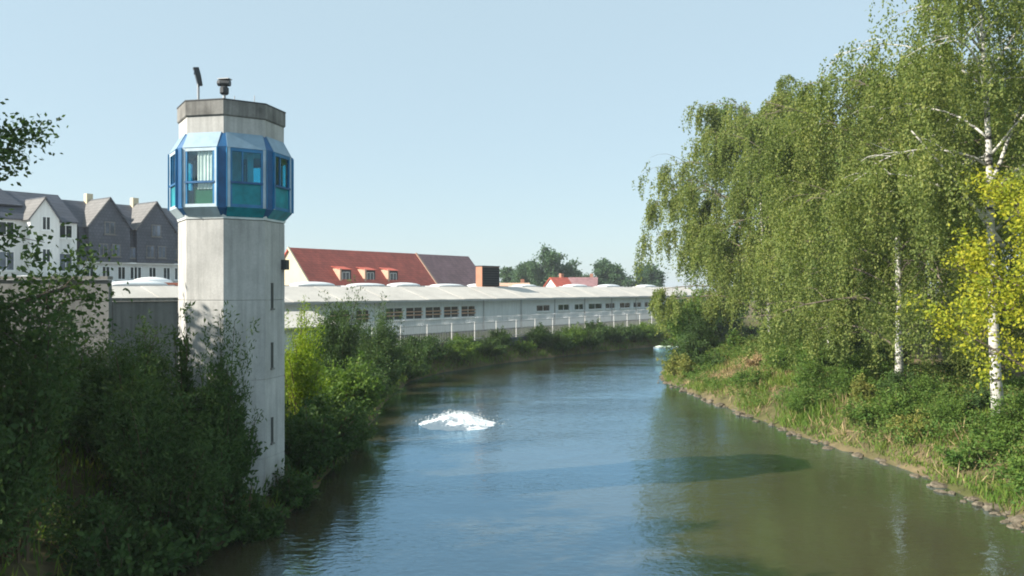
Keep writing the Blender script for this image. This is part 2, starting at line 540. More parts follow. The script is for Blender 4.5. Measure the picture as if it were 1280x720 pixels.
def curve_at(pts, t):
    f = t * (len(pts) - 1); i = min(int(f), len(pts) - 2)
    return pts[i] + (pts[i + 1] - pts[i]) * (f - i), unit(pts[i + 1] - pts[i])

def birch(name, label, loc, H, Rc, seed, trunk_r=0.17, lean=(0, 0), nlimb=18, strands=1500, leafmat='leaf_birch', base=0.28, group='weeping birches on the right bank', hang=1.0, limbs_extra=(), limbmat='birch_limb', fringe=(0.8, 2.6), leaf=0.115, per=46):
    rng = np.random.default_rng(seed)
    z0 = gz(*loc) - 0.15
    t = thing(name, label, 'tree', (loc[0], loc[1], z0), 0, group)
    # trunk
    n = 10
    tp = [np.array([0, 0, 0.0])]
    for i in range(1, n + 1):
        f = i / n
        tp.append(np.array([lean[0] * f + 0.16 * math.sin(f * 5 + seed), lean[1] * f + 0.16 * math.cos(f * 4 + seed) - 0.16 * math.cos(seed), H * 0.95 * f]))
    tp[0] = tp[0] + np.array([0.16 * math.sin(seed), 0, 0])
    tp = np.array(tp)
    MB().tube(tp, [trunk_r * (1.25 if i == 0 else 1) * (1 - 0.9 * (i / n) ** 1.1) + 0.012 for i in range(n + 1)], 9).build('trunk', M['birch_bark'], t, True)
    bm = MB()
    src = []     # points twigs hang from, with outward direction
    for k in range(nlimb):
        f = base + (0.97 - base) * ((k + rng.uniform(0, 0.8)) / nlimb)
        p, _ = curve_at(tp, f)
        az = k * 2.399 + rng.uniform(-0.4, 0.4)
        prof = math.sin(math.pi * min(1, (1 - f) / (1 - base) * 0.70 + 0.05)) ** 0.8
        L = Rc * (0.22 + 0.95 * prof) * rng.uniform(0.8, 1.15)
        upk = 0.75 + 0.9 * f
        lp = grow(p, (math.cos(az), math.sin(az), upk), L * 1.25, 7, rng, 0.10, -0.16)
        r0 = trunk_r * (0.42 - 0.25 * f)
        bm.tube(lp, [r0 * (1 - 0.85 * i / 7) + 0.006 for i in range(8)], 5)
        for j in range(9):
            tt = 0.22 + 0.78 * (j + rng.uniform(0, 0.9)) / 9.5
            q, d = curve_at(lp, min(0.99, tt))
            sd_ = np.array([d[0], d[1], 0.25]) + rng.normal(size=3) * np.array([0.9, 0.9, 0.3])
            sp = grow(q, sd_, L * rng.uniform(0.22, 0.5), 4, rng, 0.15, -0.18)
            bm.tube(sp, [0.018, 0.015, 0.012, 0.009, 0.006], 3, False)
            for m_ in range(4):
                a, dd = curve_at(sp, min(0.99, 0.25 + 0.25 * m_ + rng.uniform(0, 0.2)))
                src.append(np.concatenate([a, dd]))
        for m_ in range(3):
            a, dd = curve_at(lp, 0.97); src.append(np.concatenate([a, dd]))
    for (p0, d0, L0, r0) in limbs_extra:
        lp = grow(p0, d0, L0, 7, rng, 0.05, 0.0)
        bm.tube(lp, [r0 * (1 - 0.75 * i / 7) for i in range(8)], 6)
        for j in range(14):
            q, d = curve_at(lp, 0.45 + 0.54 * j / 14)
            for m_ in range(4):
                src.append(np.concatenate([q + rng.normal(size=3) * 0.35, d]))
    # leader tip
    for j in range(25):
        a, dd = curve_at(tp, rng.uniform(0.85, 1)); src.append(np.concatenate([a, rng.normal(size=3)]))
    bm.build('limb', M[limbmat], t, True)
    src = np.array(src)
    wt = rng.gamma(0.42, 1.0, len(src)) + 0.03
    S = src[rng.choice(len(src), strands, p=wt / wt.sum())]
    p = S[:, :3] + rng.normal(size=(strands, 3)) * np.array([0.19, 0.19, 0.15])
    d = unit(S[:, 3:] + rng.normal(size=(strands, 3)) * 0.6 + np.array([0, 0, 0.25]))
    Ls = rng.gamma(3.0, 0.55, strands) * hang + 0.5
    # keep the fringe above head height
    Ls = np.minimum(Ls, np.maximum(0.5, p[:, 2] - rng.uniform(fringe[0], fringe[1], strands)))
    steps = 9
    path = [p]
    for i in range(steps):
        d = unit(d * 0.62 + np.array([0, 0, -0.55]) + rng.normal(size=(strands, 3)) * 0.10)
        p = p + d * (Ls / steps)[:, None]
        path.append(p)
    path = np.array(path)                       # steps+1, strands, 3
    cnt = np.maximum(8, (per * Ls / 2.1)).astype(int)
    sid = np.repeat(np.arange(strands), cnt)
    tt = rng.uniform(0.0, 1, len(sid)) * steps
    i0 = np.minimum(tt.astype(int), steps - 1); fr = (tt - i0)[:, None]
    P = path[i0, sid] * (1 - fr) + path[i0 + 1, sid] * fr
    P = P + rng.normal(size=P.shape) * np.array([0.07, 0.07, 0.06])
    D = rng.normal(size=P.shape) * 0.65 + np.array([0, 0, -0.9])
    L = rng.uniform(0.75, 1.3, len(P)) * leaf
    np_quads('crown', leaf_quads(P, D, L, L * 0.62, rng), M[leafmat], t)
    return t

def broadleaf(name, label, loc, H, Rc, seed, trunk_r=0.16, base=0.3, n1=13, n2=9, n3=8, per=16, leaf=0.16, leafmat='leaf_dark', bark='bark', group=None, cat='tree', up=0.5, z0=None, lean=(0, 0), scatter=0.14, rise=0.06):
    rng = np.random.default_rng(seed)
    if z0 is None:
        z0 = gz(*loc) - 0.15
    t = thing(name, label, cat, (loc[0], loc[1], z0), 0, group)
    n = 7
    tp = np.array([[lean[0] * (i / n) + 0.12 * math.sin(i * 0.9 + seed) * (i > 0), lean[1] * (i / n) + 0.12 * math.cos(i * 1.1 + seed) * (i > 0), H * 0.9 * i / n] for i in range(n + 1)])
    MB().tube(tp, [trunk_r * (1.3 if i == 0 else 1) * (1 - 0.85 * i / n) + 0.01 for i in range(n + 1)], 8).build('trunk', M[bark], t, True)
    bm = MB(); P = []; D = []
    for k in range(n1):
        f = base + (0.98 - base) * ((k + rng.uniform(0, 0.8)) / n1)
        p, _ = curve_at(tp, min(f, 0.99))
        az = k * 2.399 + rng.uniform(-0.5, 0.5)
        prof = math.sqrt(max(0.05, 1 - (abs((f - (base + 0.36 * (1 - base))) / (1 - base)) * 1.35) ** 2))
        L = Rc * prof * rng.uniform(0.8, 1.15)
        lp = grow(p, (math.cos(az), math.sin(az), up + 0.5 * f), L, 6, rng, 0.12, rise - 0.04)
        bm.tube(lp, [trunk_r * 0.4 * (1 - 0.85 * i / 6) + 0.006 for i in range(7)], 5)
        for j in range(n2):
            q, d = curve_at(lp, min(0.99, 0.25 + 0.75 * (j + rng.uniform(0, 0.9)) / n2))
            sp = grow(q, d * 0.7 + rng.normal(size=3) * 0.75, L * rng.uniform(0.25, 0.45) + 0.15, 4, rng, 0.15, 0.02)
            bm.tube(sp, [0.02, 0.016, 0.012, 0.009, 0.005], 3, False)
            for m_ in range(n3):
                a, dd = curve_at(sp, min(0.99, 0.15 + 0.85 * (m_ + rng.uniform(0, 1)) / n3))
                tw = grow(a, dd * 0.6 + rng.normal(size=3) * 0.7, rng.uniform(0.3, 0.75) * (0.5 + Rc / 6), 3, rng, 0.15, -0.08)
                u = rng.uniform(0.05, 1, per) * 2.99
                i0 = u.astype(int)
                pp = tw[i0] + (tw[i0 + 1] - tw[i0]) * (u - i0)[:, None] + rng.normal(size=(per, 3)) * scatter
                P.append(pp); D.append(np.tile(dd * 0.5, (per, 1)) + rng.normal(size=(per, 3)) * 0.7 + np.array([0, 0, -0.25]))
    bm.build('limb', M[bark], t, True)
    P = np.concatenate(P); D = np.concatenate(D)
    L = rng.uniform(0.7, 1.3, len(P)) * leaf
    np_quads('crown', leaf_quads(P, D, L, L * 0.62, rng), M[leafmat], t)
    return t

def shrub_mesh(seed, H=2.0, Rr=1.4, stems=90, per=70, leaf=0.12, aspect=0.45, upright=0.5, jitter=0.13, shoots=0.15, clusters=9):
    """foliage quads and stem mesh of a bush grown from one stool, unit metres, base at origin"""
    rng = np.random.default_rng(seed)
    caz = rng.uniform(0, 2 * math.pi, clusters); ctl = rng.uniform(0.1, 1.25, clusters) * (1.1 - upright * 0.55)
    ch = rng.uniform(0.65, 1.1, clusters)
    ci = rng.integers(0, clusters, stems)
    az = caz[ci] + rng.normal(size=stems) * 0.4
    tl = np.clip(ctl[ci] + rng.normal(size=stems) * 0.22, 0, 1.4)
    k = ch[ci] * rng.uniform(0.7, 1.05, stems)
    k = np.where(rng.uniform(size=stems) < shoots, k * 1.3, k)
    tip = np.stack([np.cos(az) * np.sin(tl) * Rr * k, np.sin(az) * np.sin(tl) * Rr * k, (0.25 + 0.75 * np.cos(tl)) * H * k], 1)
    foot = np.stack([np.cos(az), np.sin(az), np.zeros(stems)], 1) * rng.uniform(0.02, 0.3, stems)[:, None] * Rr
    ctrl = foot * 0.5 + tip * np.array([0.35, 0.35, 0.65])
    def at(sid, t):
        t = t[:, None]
        return (1 - t) ** 2 * foot[sid] + 2 * t * (1 - t) * ctrl[sid] + t * t * tip[sid]
    sid = np.repeat(np.arange(stems), per)
    tt = np.sqrt(rng.uniform(0.02, 1, len(sid)))
    P = at(sid, tt)
    tan = unit(at(sid, np.minimum(tt + 0.05, 1.05)) - P)
    jit = jitter * (0.35 + 1.0 * (1 - tt * 0.75))[:, None]
    P = P + rng.normal(size=P.shape) * jit * np.array([1, 1, 0.8])
    P[:, 2] = np.maximum(P[:, 2], 0.03)
    D = tan * 0.6 + rng.normal(size=P.shape) * 0.6 + np.array([0, 0, -0.05])
    L = rng.uniform(0.7, 1.3, len(P)) * leaf
    Q = leaf_quads(P, D, L, L * aspect, rng)
    bm = MB()
    for i in range(0, stems, max(1, stems // 28)):
        u = np.array([0, 0.35, 0.7, 0.97])
        bm.tube(at(np.full(4, i), u), [0.03, 0.022, 0.014, 0.006], 4, False)
    return Q, bm

SHRUBS = {}
def proto(key, leafmat, **kw):
    Q, bm = shrub_mesh(**kw)
    a = np_quads('foliage', Q, M[leafmat]); b = bm.build('stems', M['twig'])
    SHRUBS[key] = (a.data, b.data)
    bpy.data.objects.remove(a); bpy.data.objects.remove(b)

def shrub(key, label, x, y, scale=1.0, rz=0.0, zs=1.0, group=None, name='shrub', z=None, cat='bush', mat=None):
    t = thing(name, label, cat, (x, y, (gz(x, y) if z is None else z) - 0.06), rz, group)
    t.scale = (scale, scale, scale * zs)
    f = mobj('foliage', SHRUBS[key][0], t)
    if mat:
        f.material_slots[0].link = 'OBJECT'; f.material_slots[0].material = M[mat]
    mobj('stems', SHRUBS[key][1], t)
    return t

# ------------------------------------------------------------------ watchtower
TW = (-8.4, 24.0)
tower = thing('watchtower', 'octagonal concrete watchtower with blue glazed cabin beside the river', 'tower', (TW[0], TW[1], 0), R(-56.8))
tower.scale = (0.952, 0.952, 1)
def octring(rc, z, off=22.5):
    return [(rc * math.cos(R(off + 45 * k)), rc * math.sin(R(off + 45 * k)), z) for k in range(8)]
RC = 1.6
# shaft lifts with recessed pour joints
cuts = [-0.6, 1.55, 3.85, 6.15, 8.44]
for a, b in zip(cuts[:-1], cuts[1:]):
    MB().loft([octring(RC - 0.012, a + 0.002), octring(RC, a + 0.012), octring(RC, b - 0.016), octring(RC - 0.012, b - 0.006)]).build('shaft_segment', M['concrete'], tower)
    MB().loft([octring(RC - 0.022, b - 0.02), octring(RC - 0.022, b + 0.012)]).build('joint', M['joint'], tower)
AP = RC * math.cos(R(22.5))
# slit windows in the right-hand face (normal +45 deg)
def face_pts(k, r, q, z):
    c, s = math.cos(R(45 * k)), math.sin(R(45 * k))
    return (r * c - q * s, r * s + q * c, z)
def face_box(mb, k, r0, r1, q0, q1, z0, z1):
    b = len(mb.v)
    for z in (z0, z1):
        for (r, q) in ((r0, q0), (r1, q0), (r1, q1), (r0, q1)):
            mb.v.append(face_pts(k, r, q, z))
    mb.f += [tuple(b + i for i in qd) for qd in ((0, 3, 2, 1), (4, 5, 6, 7), (0, 1, 5, 4), (1, 2, 6, 5), (2, 3, 7, 6), (3, 0, 4, 7))]
    return mb
for zc in (6.35, 4.6, 2.4):
    s_ = face_box(MB(), 1, AP - 0.1, AP + 0.012, -0.26, -0.12, zc - 0.45, zc + 0.3).build('slit_window', M['slit'], tower)
    face_box(MB(), 1, AP - 0.02, AP + 0.05, -0.29, -0.09, zc - 0.5, zc - 0.45).build('sill', M['concrete_cap'], s_)
face_box(MB(), 1, AP, AP + 0.16, 0.38, 0.62, 7.05, 7.35).build('junction_box', M['dark_metal'], tower)

# neck above the cabin, parapet
MB().loft([octring(RC - 0.02, 10.72), octring(RC - 0.02, 11.36)]).build('neck', M['concrete'], tower)
MB().loft([octring(RC + 0.0, 11.37), octring(RC + 0.03, 11.40), octring(RC + 0.03, 11.80), octring(RC - 0.16, 11.82), octring(RC - 0.2, 11.6)]).build('parapet', M['concrete_cap'], tower)
MB().loft([octring(RC + 0.045, 11.805), octring(RC + 0.045, 11.835), octring(RC - 0.18, 11.85)]).build('coping', M['dark_metal'], tower)
# cabin
RB = 1.74      # bay front plane
HW = 0.565     # bay half width
ZT, ZB, ZH, ZL, ZR = 10.44, 8.77, 10.90, 8.47, 9.47
MB().loft([octring(1.62, 8.46), octring(1.66, 8.62)]).build('cabin_floor', M['interior'], tower)
MB().loft([octring(1.60, 10.60), octring(1.60, 10.71)]).build('cabin_ceiling', M['interior'], tower)
MB().loft([octring(0.28, 8.63), octring(0.28, 10.59)]).build('stair_core', M['interior'], tower)
# shape of a corner plate between neighbouring bays
def corner(k):
    a = face_pts(k, RB - 0.012, HW, 0)[:2]; b = face_pts(k + 1, RB - 0.012, -HW, 0)[:2]
    return a, b
for k in range(8):
    # each bay: frame (part) with its own glazing, rail, hood, apron
    W0 = 0.085
    frame = thing_part('window_bay', tower)
    face_box(MB(), k, RB - 0.09, RB, -HW, -HW + W0, ZB, ZT).build('jamb', M['blue_pale'], frame)
    face_box(MB(), k, RB - 0.09, RB, HW - W0, HW, ZB, ZT).build('jamb', M['blue_pale'], frame)
    hm = M['blue'] if k not in (7, 6) else M['blue_pale']  # pale on the sunlit bays only: sunlight put into head and sill colour
    face_box(MB(), k, RB - 0.085, RB - 0.004, -HW + W0, HW - W0, ZT - 0.10, ZT - 0.002).build('head', hm, frame)
    face_box(MB(), k, RB - 0.085, RB - 0.004, -HW + W0, HW - W0, ZB + 0.002, ZB + 0.09).build('sill', hm, frame)
    face_box(MB(), k, RB - 0.07, RB + 0.018, -HW + W0, HW - W0, ZR - 0.03, ZR + 0.03).build('rail', M['blue_dark'], frame)
    for q in (-HW + W0 + 0.001, HW - W0 - 0.061):
        face_box(MB(), k, RB - 0.075, RB - 0.01, q, q + 0.06, ZB + 0.09, ZT - 0.10).build('mullion', M['blue'], frame)
    if k not in (7,):
        face_box(MB(), k, RB - 0.07, RB - 0.015, -0.14, -0.10, ZR + 0.03, ZT - 0.10).build('mullion', M['blue'], frame)
    face_box(MB(), k, RB - 0.05, RB - 0.035, -HW + 0.14, HW - 0.14, ZR + 0.03, ZT - 0.10).build('pane', M['clear_glass'] if k == 7 else M['teal_glass'], frame)
    if k == 7:
        face_box(MB(), k, RB - 0.05, RB - 0.035, -HW + 0.14, HW - 0.14, ZB + 0.09, ZR - 0.03).build('pane', M['clear_glass'], frame)
    else:
        face_box(MB(), k, RB - 0.06, RB - 0.03, -HW + 0.14, HW - 0.14, ZB + 0.09, ZR - 0.03).build('lower_panel', M['teal_panel'], frame)
    # sloping hood and apron, 20 mm sheet
    def slope(z0, r0, q0, z1, r1, q1, th=0.02):
        mb = MB()
        o = [face_pts(k, r0, -q0, z0), face_pts(k, r0, q0, z0), face_pts(k, r1, q1, z1), face_pts(k, r1, -q1, z1)]
        i = [face_pts(k, r0 - th, -q0, z0), face_pts(k, r0 - th, q0, z0), face_pts(k, r1 - th, q1, z1), face_pts(k, r1 - th, -q1, z1)]
        b = 0; mb.v = o + i
        mb.f = [(0, 1, 2, 3), (7, 6, 5, 4), (0, 4, 5, 1), (1, 5, 6, 2), (2, 6, 7, 3), (3, 7, 4, 0)]
        return mb
    slope(ZT + 0.001, RB + 0.012, HW, ZH, AP + 0.005, HW - 0.02).build('hood', M['hood'], frame)
    slope(ZL, AP - 0.01, HW - 0.03, ZB - 0.001, RB, HW).build('apron', M['teal_panel'] if k not in (7, 6) else M['blue_pale'], frame)  # apron pale on the same sunlit bays, brightness put into the colour
    # corner fin
    a, b = corner(k)
    c = face_pts(k, AP - 0.01, HW - 0.02, 0)[:2]; d = face_pts(k + 1, AP - 0.01, -HW + 0.02, 0)[:2]
    sc = 0.93
    mb = MB()
    rings = []
    for (z, e, f_) in ((ZL + 0.02, c, d), (ZB - 0.02, a, b), (ZT + 0.02, a, b), (ZH - 0.02, c, d)):
        rings.append([(e[0], e[1], z), (f_[0], f_[1], z), (f_[0] * sc, f_[1] * sc, z), (e[0] * sc, e[1] * sc, z)])
    mb.loft(rings).build('corner_fin', M['blue_dark'], tower)
    # projecting flange each side of the fin
    for q, kk in ((HW + 0.004, k), (-HW - 0.004, k + 1)):
        face_box(MB(), kk, RB - 0.10, RB + 0.045, min(q, q + math.copysign(0.022, q)), max(q, q + math.copysign(0.022, q)), ZB + 0.01, ZT - 0.01).build('flange', M['blue'], tower)

# things seen through the sunlit bay
cu = MB()
pts = [(face_pts(7, RB - 0.10 + 0.018 * math.sin(i * 1.9), -0.13 + 0.53 * i / 16, 0)) for i in range(17)]
cu.loft([[(x, y, 9.28) for x, y, _ in pts] + [(x * 0.985, y * 0.985, 9.28) for x, y, _ in pts[::-1]], [(x, y, 10.5) for x, y, _ in pts] + [(x * 0.985, y * 0.985, 10.5) for x, y, _ in pts[::-1]]])
tag(cu.build('curtain', M['curtain'], tower), 'white curtain behind the sunlit cabin window')
g = MB()
face_box(g, 7, RB - 0.5, RB - 0.13, -0.28, 0.40, 8.64, 9.34); face_box(g, 7, RB - 0.42, RB - 0.2, -0.08, 0.34, 9.34, 9.42)
tag(g.build('green_cabinet', M['green_cloth'], tower), 'dark green box behind the lower cabin window')
for k in (0,):
    pp = [(face_pts(0, RB - 0.3 + 0.025 * math.sin(i * 2.1), 0.10 + 0.18 * i / 8, 0)) for i in range(9)]
    MB().loft([[(x, y, 9.5) for x, y, _ in pp] + [(x * 0.98, y * 0.98, 9.5) for x, y, _ in pp[::-1]], [(x, y, 10.5) for x, y, _ in pp] + [(x * 0.98, y * 0.98, 10.5) for x, y, _ in pp[::-1]]]).build('curtain', M['curtain'], tower)
# thin aerials on the roof
for (px_, py_, hh) in ((0.9, 0.45, 0.32), (0.25, 1.2, 0.2), (1.1, -0.2, 0.18)):
    MB().tube([(px_, py_, 11.55), (px_, py_, 11.84 + hh)], 0.014, 6).build('aerial', M['grey_metal'], tower)

def local_tower(x, y):
    c, s = math.cos(R(-56.8)), math.sin(R(-56.8))
    return TW[0] + x * c - y * s, TW[1] + x * s + y * c
# floodlight mast, left
fx, fy = -9.25, 23.6
fl = thing('floodlight', 'tall slim floodlight on a pole at the left of the tower roof', 'floodlight', (fx, fy, 11.82), R(30))
MB().tube([(0, 0, -0.25), (0, 0, 0.75)], 0.035, 8).build('pole', M['grey_metal'], fl)
hb = MB(); hb.loft([[(-0.06 + 0.04, -0.07, 0.66), (0.07 + 0.04, -0.07, 0.66), (0.07 + 0.04, 0.07, 0.66), (-0.06 + 0.04, 0.07, 0.66)], [(-0.09, -0.08, 0.95), (0.06, -0.08, 0.95), (0.06, 0.08, 0.95), (-0.09, 0.08, 0.95)], [(-0.15, -0.07, 1.16), (0.0, -0.07, 1.18), (0.0, 0.07, 1.18), (-0.15, 0.07, 1.16)]])
hd = hb.build('lamp_housing', M['dark_metal'], fl)
MB().box(-0.13, -0.10, -0.055, 0.055, 0.98, 1.13).build('lens', M['window_grey'], hd)
MB().box(-0.02, 0.02, -0.1, 0.1, 0.60, 0.66).build('bracket', M['dark_metal'], fl)
# camera/siren head, right
ca = thing('security_camera', 'squat dark camera head on a short post in the middle of the tower roof', 'camera', (-8.45, 23.5, 11.82), R(-10))
MB().tube([(0, 0, -0.25), (0, 0, 0.4)], 0.045, 8).build('post', M['grey_metal'], ca)
b_ = MB().tube([(0, 0, 0.36), (0, 0, 0.40), (0, 0, 0.55), (0, 0, 0.6)], [0.09, 0.13, 0.13, 0.08], 12).build('pan_head', M['dark_metal'], ca)
MB().tube([(-0.18, -0.02, 0.70), (-0.1, -0.02, 0.70), (0.17, 0.02, 0.70)], [0.09, 0.1, 0.1], 12).build('camera_body', M['dark_metal'], ca)
MB().box(-0.16, 0.19, -0.11, 0.11, 0.80, 0.825).build('sun_shield', M['grey_metal'], ca)
MB().tube([(0, 0, 0.58), (0, 0, 0.64)], 0.05, 8).build('yoke', M['dark_metal'], ca)

# ------------------------------------------------------------------ concrete perimeter walls
BANG = math.atan2(0.796, 0.606)
def panel_wall(name, label, p0, ang, length, z0, z1, pw, mat, rng_seed):
    w_ = thing(name, label, 'wall', (p0[0], p0[1], 0), ang)
    rr = random.Random(rng_seed)
    n = int(round(length / pw))
    rows = 3
    for i in range(n):
        for j in range(rows):
            za = z0 + (z1 - z0) * j / rows; zb = z0 + (z1 - z0) * (j + 1) / rows
            d = rr.uniform(-0.008, 0.008)
            mb = MB(); x0, x1 = i * pw + 0.012, (i + 1) * pw - 0.012
            mb.box(x0, x1, -0.12 + d, 0.12, za + 0.01, zb - 0.01)
            mb.build('concrete_panel', mat, w_)
    MB().box(0.02, n * pw - 0.02, -0.07, 0.07, z0, z1 - 0.02).build('core', M['joint'], w_)
    for i in range(n):
        MB().box(i * pw + 0.01, (i + 1) * pw - 0.01, -0.19, 0.19, z1, z1 + 0.12).build('coping', M['concrete_cap'], w_)
    return w_
panel_wall('concrete_wall', 'tall pale concrete panel wall behind the left trees', (-14.35 - 18, 28.6), 0, 18, 1.0, 6.80, 2.0, M['concrete_wall'], 3)
panel_wall('concrete_wall', 'lower dark concrete wall between the left trees and the tower', (-14.45, 28.9), R(40), 4.5, 1.0, 6.02, 2.25, M['concrete_wall'], 5)

# ------------------------------------------------------------------ long workshop building (local x along facade, y into depth)
B0 = (-9.0, 69.0, 0)
lb = thing('workshop_building', 'long single-storey pale blue building with low pitched white roof behind the fence', 'building', B0, BANG)
S0, S1 = -34.0, 62.0
def px_s(px, t=0.0):
    r = (px - 640) / 1000.0
    # point (-9+.606 s -.796 t, 69+.796 s+.606 t)
    return (r * (69 + 0.606 * t) + 9 + 0.796 * t) / (0.606 - 0.796 * r)
openings = []
for a, b in ((368, 398), (412, 438), (445, 462)):
    openings.append((px_s(a), px_s(b), 3.6, 4.75))
s = -2.6
while s < 9.4:
    openings.append((s, s + 2.05, 3.75, 4.85)); s += 2.42
for a, b in ((671, 688), (698, 712), (718.5, 730), (736, 753), (757, 769), (775, 788), (792, 802), (806, 815)):
    openings.append((px_s(a), px_s(b), 4.0, 4.72))
openings.sort()
# wall pieces round the openings
wm = MB(); prev = S0
for (a, b, z0, z1) in openings:
    wm.box(prev, a, 0, 0.3, 1.2, 5.42)
    wm.box(a, b, 0, 0.3, 1.2, z0); wm.box(a, b, 0, 0.3, z1, 5.42)
    prev = b
wm.box(prev, S1, 0, 0.3, 1.2, 5.42)
wm.build('wall', M['pale_wall'], lb)
MB().box(S0, S0 + 0.3, 0.3, 14, 1.2, 5.42).build('end_wall', M['pale_wall'], lb)
MB().box(S0, S1, 13.7, 14, 1.2, 6.4).build('rear_wall', M['pale_wall'], lb)
MB().box(S0, S1, -0.05, -0.002, 1.2, 2.45).build('plinth', M['plinth'], lb)
for (a, b, z0, z1) in openings:
    wn_ = MB()
    wn_.box(a, b, 0.06, 0.14, z0, z0 + 0.07); wn_.box(a, b, 0.06, 0.14, z1 - 0.07, z1)
    wn_.box(a, a + 0.07, 0.06, 0.14, z0 + 0.07, z1 - 0.07); wn_.box(b - 0.07, b, 0.06, 0.14, z0 + 0.07, z1 - 0.07)
    mid = (a + b) / 2
    wn_.box(mid - 0.035, mid + 0.035, 0.06, 0.14, z0 + 0.07, z1 - 0.07)
    f_ = wn_.build('window', M['white_paint'], lb)
    MB().box(a + 0.07, b - 0.07, 0.09, 0.11, z0 + 0.07, z1 - 0.07).build('pane', M['window'], f_)
    MB().box(a - 0.08, b + 0.08, -0.10, -0.003, z0 - 0.09, z0 - 0.005).build('sill', M['white_paint'], f_)
    if z1 - z0 > 1.05:
        br = MB()
        for zz in (0.36, 0.62):
            br.box(a, b, -0.03, 0.01, z0 + (z1 - z0) * zz - 0.05, z0 + (z1 - z0) * zz + 0.05)
        br.build('guard_bar', M['stone_frame'], f_)
# pilasters
for px in (404, 441, 470, 476):
    s = px_s(px)
    MB().box(s - 0.2, s + 0.2, -0.12, -0.003, 2.45, 5.40).build('pilaster', M['white_wall'], lb)
s = 10.3
while s < S1:
    MB().box(s - 0.06, s + 0.06, -0.07, -0.003, 2.45, 5.40).build('pilaster', M['grey_metal'], lb); s += 6.1
# roof: overlapping sheets, gutter, flat part, skylights
PWID = 2.4
k = 0; s = S0
while s < S1 - 0.1:
    mb = MB(); e = min(s + PWID - 0.03, S1); dz = 0.02 * (k % 2)
    mb.v = [(s, -0.6, 5.47 + dz), (e, -0.6, 5.47 + dz), (e, 3.1, 6.62 + dz), (s, 3.1, 6.62 + dz), (s, -0.6, 5.41 + dz), (e, -0.6, 5.41 + dz), (e, 3.1, 6.56 + dz), (s, 3.1, 6.56 + dz)]
    mb.f = [(0, 1, 2, 3), (7, 6, 5, 4), (0, 4, 5, 1), (1, 5, 6, 2), (2, 6, 7, 3), (3, 7, 4, 0)]
    mb.build('roof_panel', M['roof_sheet'], lb); s += PWID; k += 1
MB().box(S0, S1, 3.1, 14.0, 6.45, 6.60).build('flat_roof', M['roof_flat'], lb)
MB().box(S0, S1, -0.74, -0.61, 5.30, 5.42).build('gutter', M['grey_metal'], lb)
MB().box(S0, S1, -0.58, 0.0, 5.37, 5.405).build('soffit', M['white_paint'], lb)
def dome(mb, cx, cy, rx, ry, z, h):
    n = 10; rings = []
    for a in (0, 0.35, 0.7, 1.05, 1.4):
        rings.append([(cx + rx * math.cos(a) * math.copysign(abs(math.cos(2 * math.pi * i / n)) ** 0.6, math.cos(2 * math.pi * i / n)),
                       cy + ry * math.cos(a) * math.copysign(abs(math.sin(2 * math.pi * i / n)) ** 0.6, math.sin(2 * math.pi * i / n)), z + h * math.sin(a)) for i in range(n)])
    return mb.loft(rings)
rr = random.Random(4)
s = -31.0
while s < 55:
    L_ = rr.uniform(1.2, 2.3)
    sk = MB().box(s - L_, s + L_, 4.4, 6.4, 6.601, 6.72).build('skylight_kerb', M['grey_metal'], lb)
    dome(MB(), s, 5.4, L_ * 0.96, 0.95, 6.72, rr.uniform(0.2, 0.34)).build('skylight_dome', M['skylight'], sk, True)
    s += rr.uniform(4.0, 6.5) if s < 14 else rr.uniform(7, 11)
# ventilation shaft, terracotta side and dark louvred front
vs = px_s(612, 3.8); vx0, vx1 = vs - 1.3, vs + 1.6
vsh = thing('ventilation_shaft', 'square terracotta and black ventilation shaft standing on the long white roof', 'vent shaft', B0, BANG)
MB().box(vx0, vx1, 3.75, 4.6, 6.60, 8.75).build('shaft', M['brick_red'], vsh)
lou = MB().box(vx0 + 0.05, vx1 - 0.05, 3.70, 3.748, 6.70, 8.68).build('louvre_frame', M['black'], vsh)
for i in range(8):
    MB().box(vx0 + 0.1, vx1 - 0.1, 3.64, 3.70, 6.85 + i * 0.25, 6.90 + i * 0.25).build('louvre', M['dark_metal'], lou)
MB().box(vx0 - 0.06, vx1 + 0.06, 3.69, 4.66, 8.75, 8.83).build('cap', M['dark_metal'], vsh)

# ------------------------------------------------------------------ fence in front of the building
fn = thing('security_fence', 'white steel bar fence with coiled wire along the far river bank', 'fence', B0, BANG)
FY = -4.2
s0, s1 = -17.0, 46.0
MB().box(s0, s1, FY - 0.15, FY + 0.15, 0.8, 1.95).build('base_wall', M['plinth'], fn)
npost = 22
for i in range(npost):
    s = s0 + (s1 - s0) * i / (npost - 1)
    p_ = MB().box(s - 0.03, s + 0.03, FY - 0.03, FY + 0.03, 1.95, 3.55)
    p_.build('post', M['roof_flat'], fn)
    if i < npost - 1:
        e = s0 + (s1 - s0) * (i + 1) / (npost - 1)
        mb = MB()
        for zz in (2.1, 2.8, 3.4):
            mb.box(s + 0.06, e - 0.06, FY - 0.02, FY + 0.02, zz, zz + 0.04)
        q = s + 0.2
        while q < e - 0.1:
            mb.box(q, q + 0.022, FY - 0.011, FY + 0.011, 2.0, 3.5); q += 0.2
        mb.build('bar_panel', M['grey_metal'], fn)
        pts = []
        for j in range(121):
            a = j * 2 * math.pi / 10
            pts.append((s + (e - s) * j / 120, FY + 0.24 * math.cos(a), 3.74 + 0.24 * math.sin(a)))
        MB().tube(pts, 0.007, 3, False).build('wire_coil', M['grey_metal'], fn)

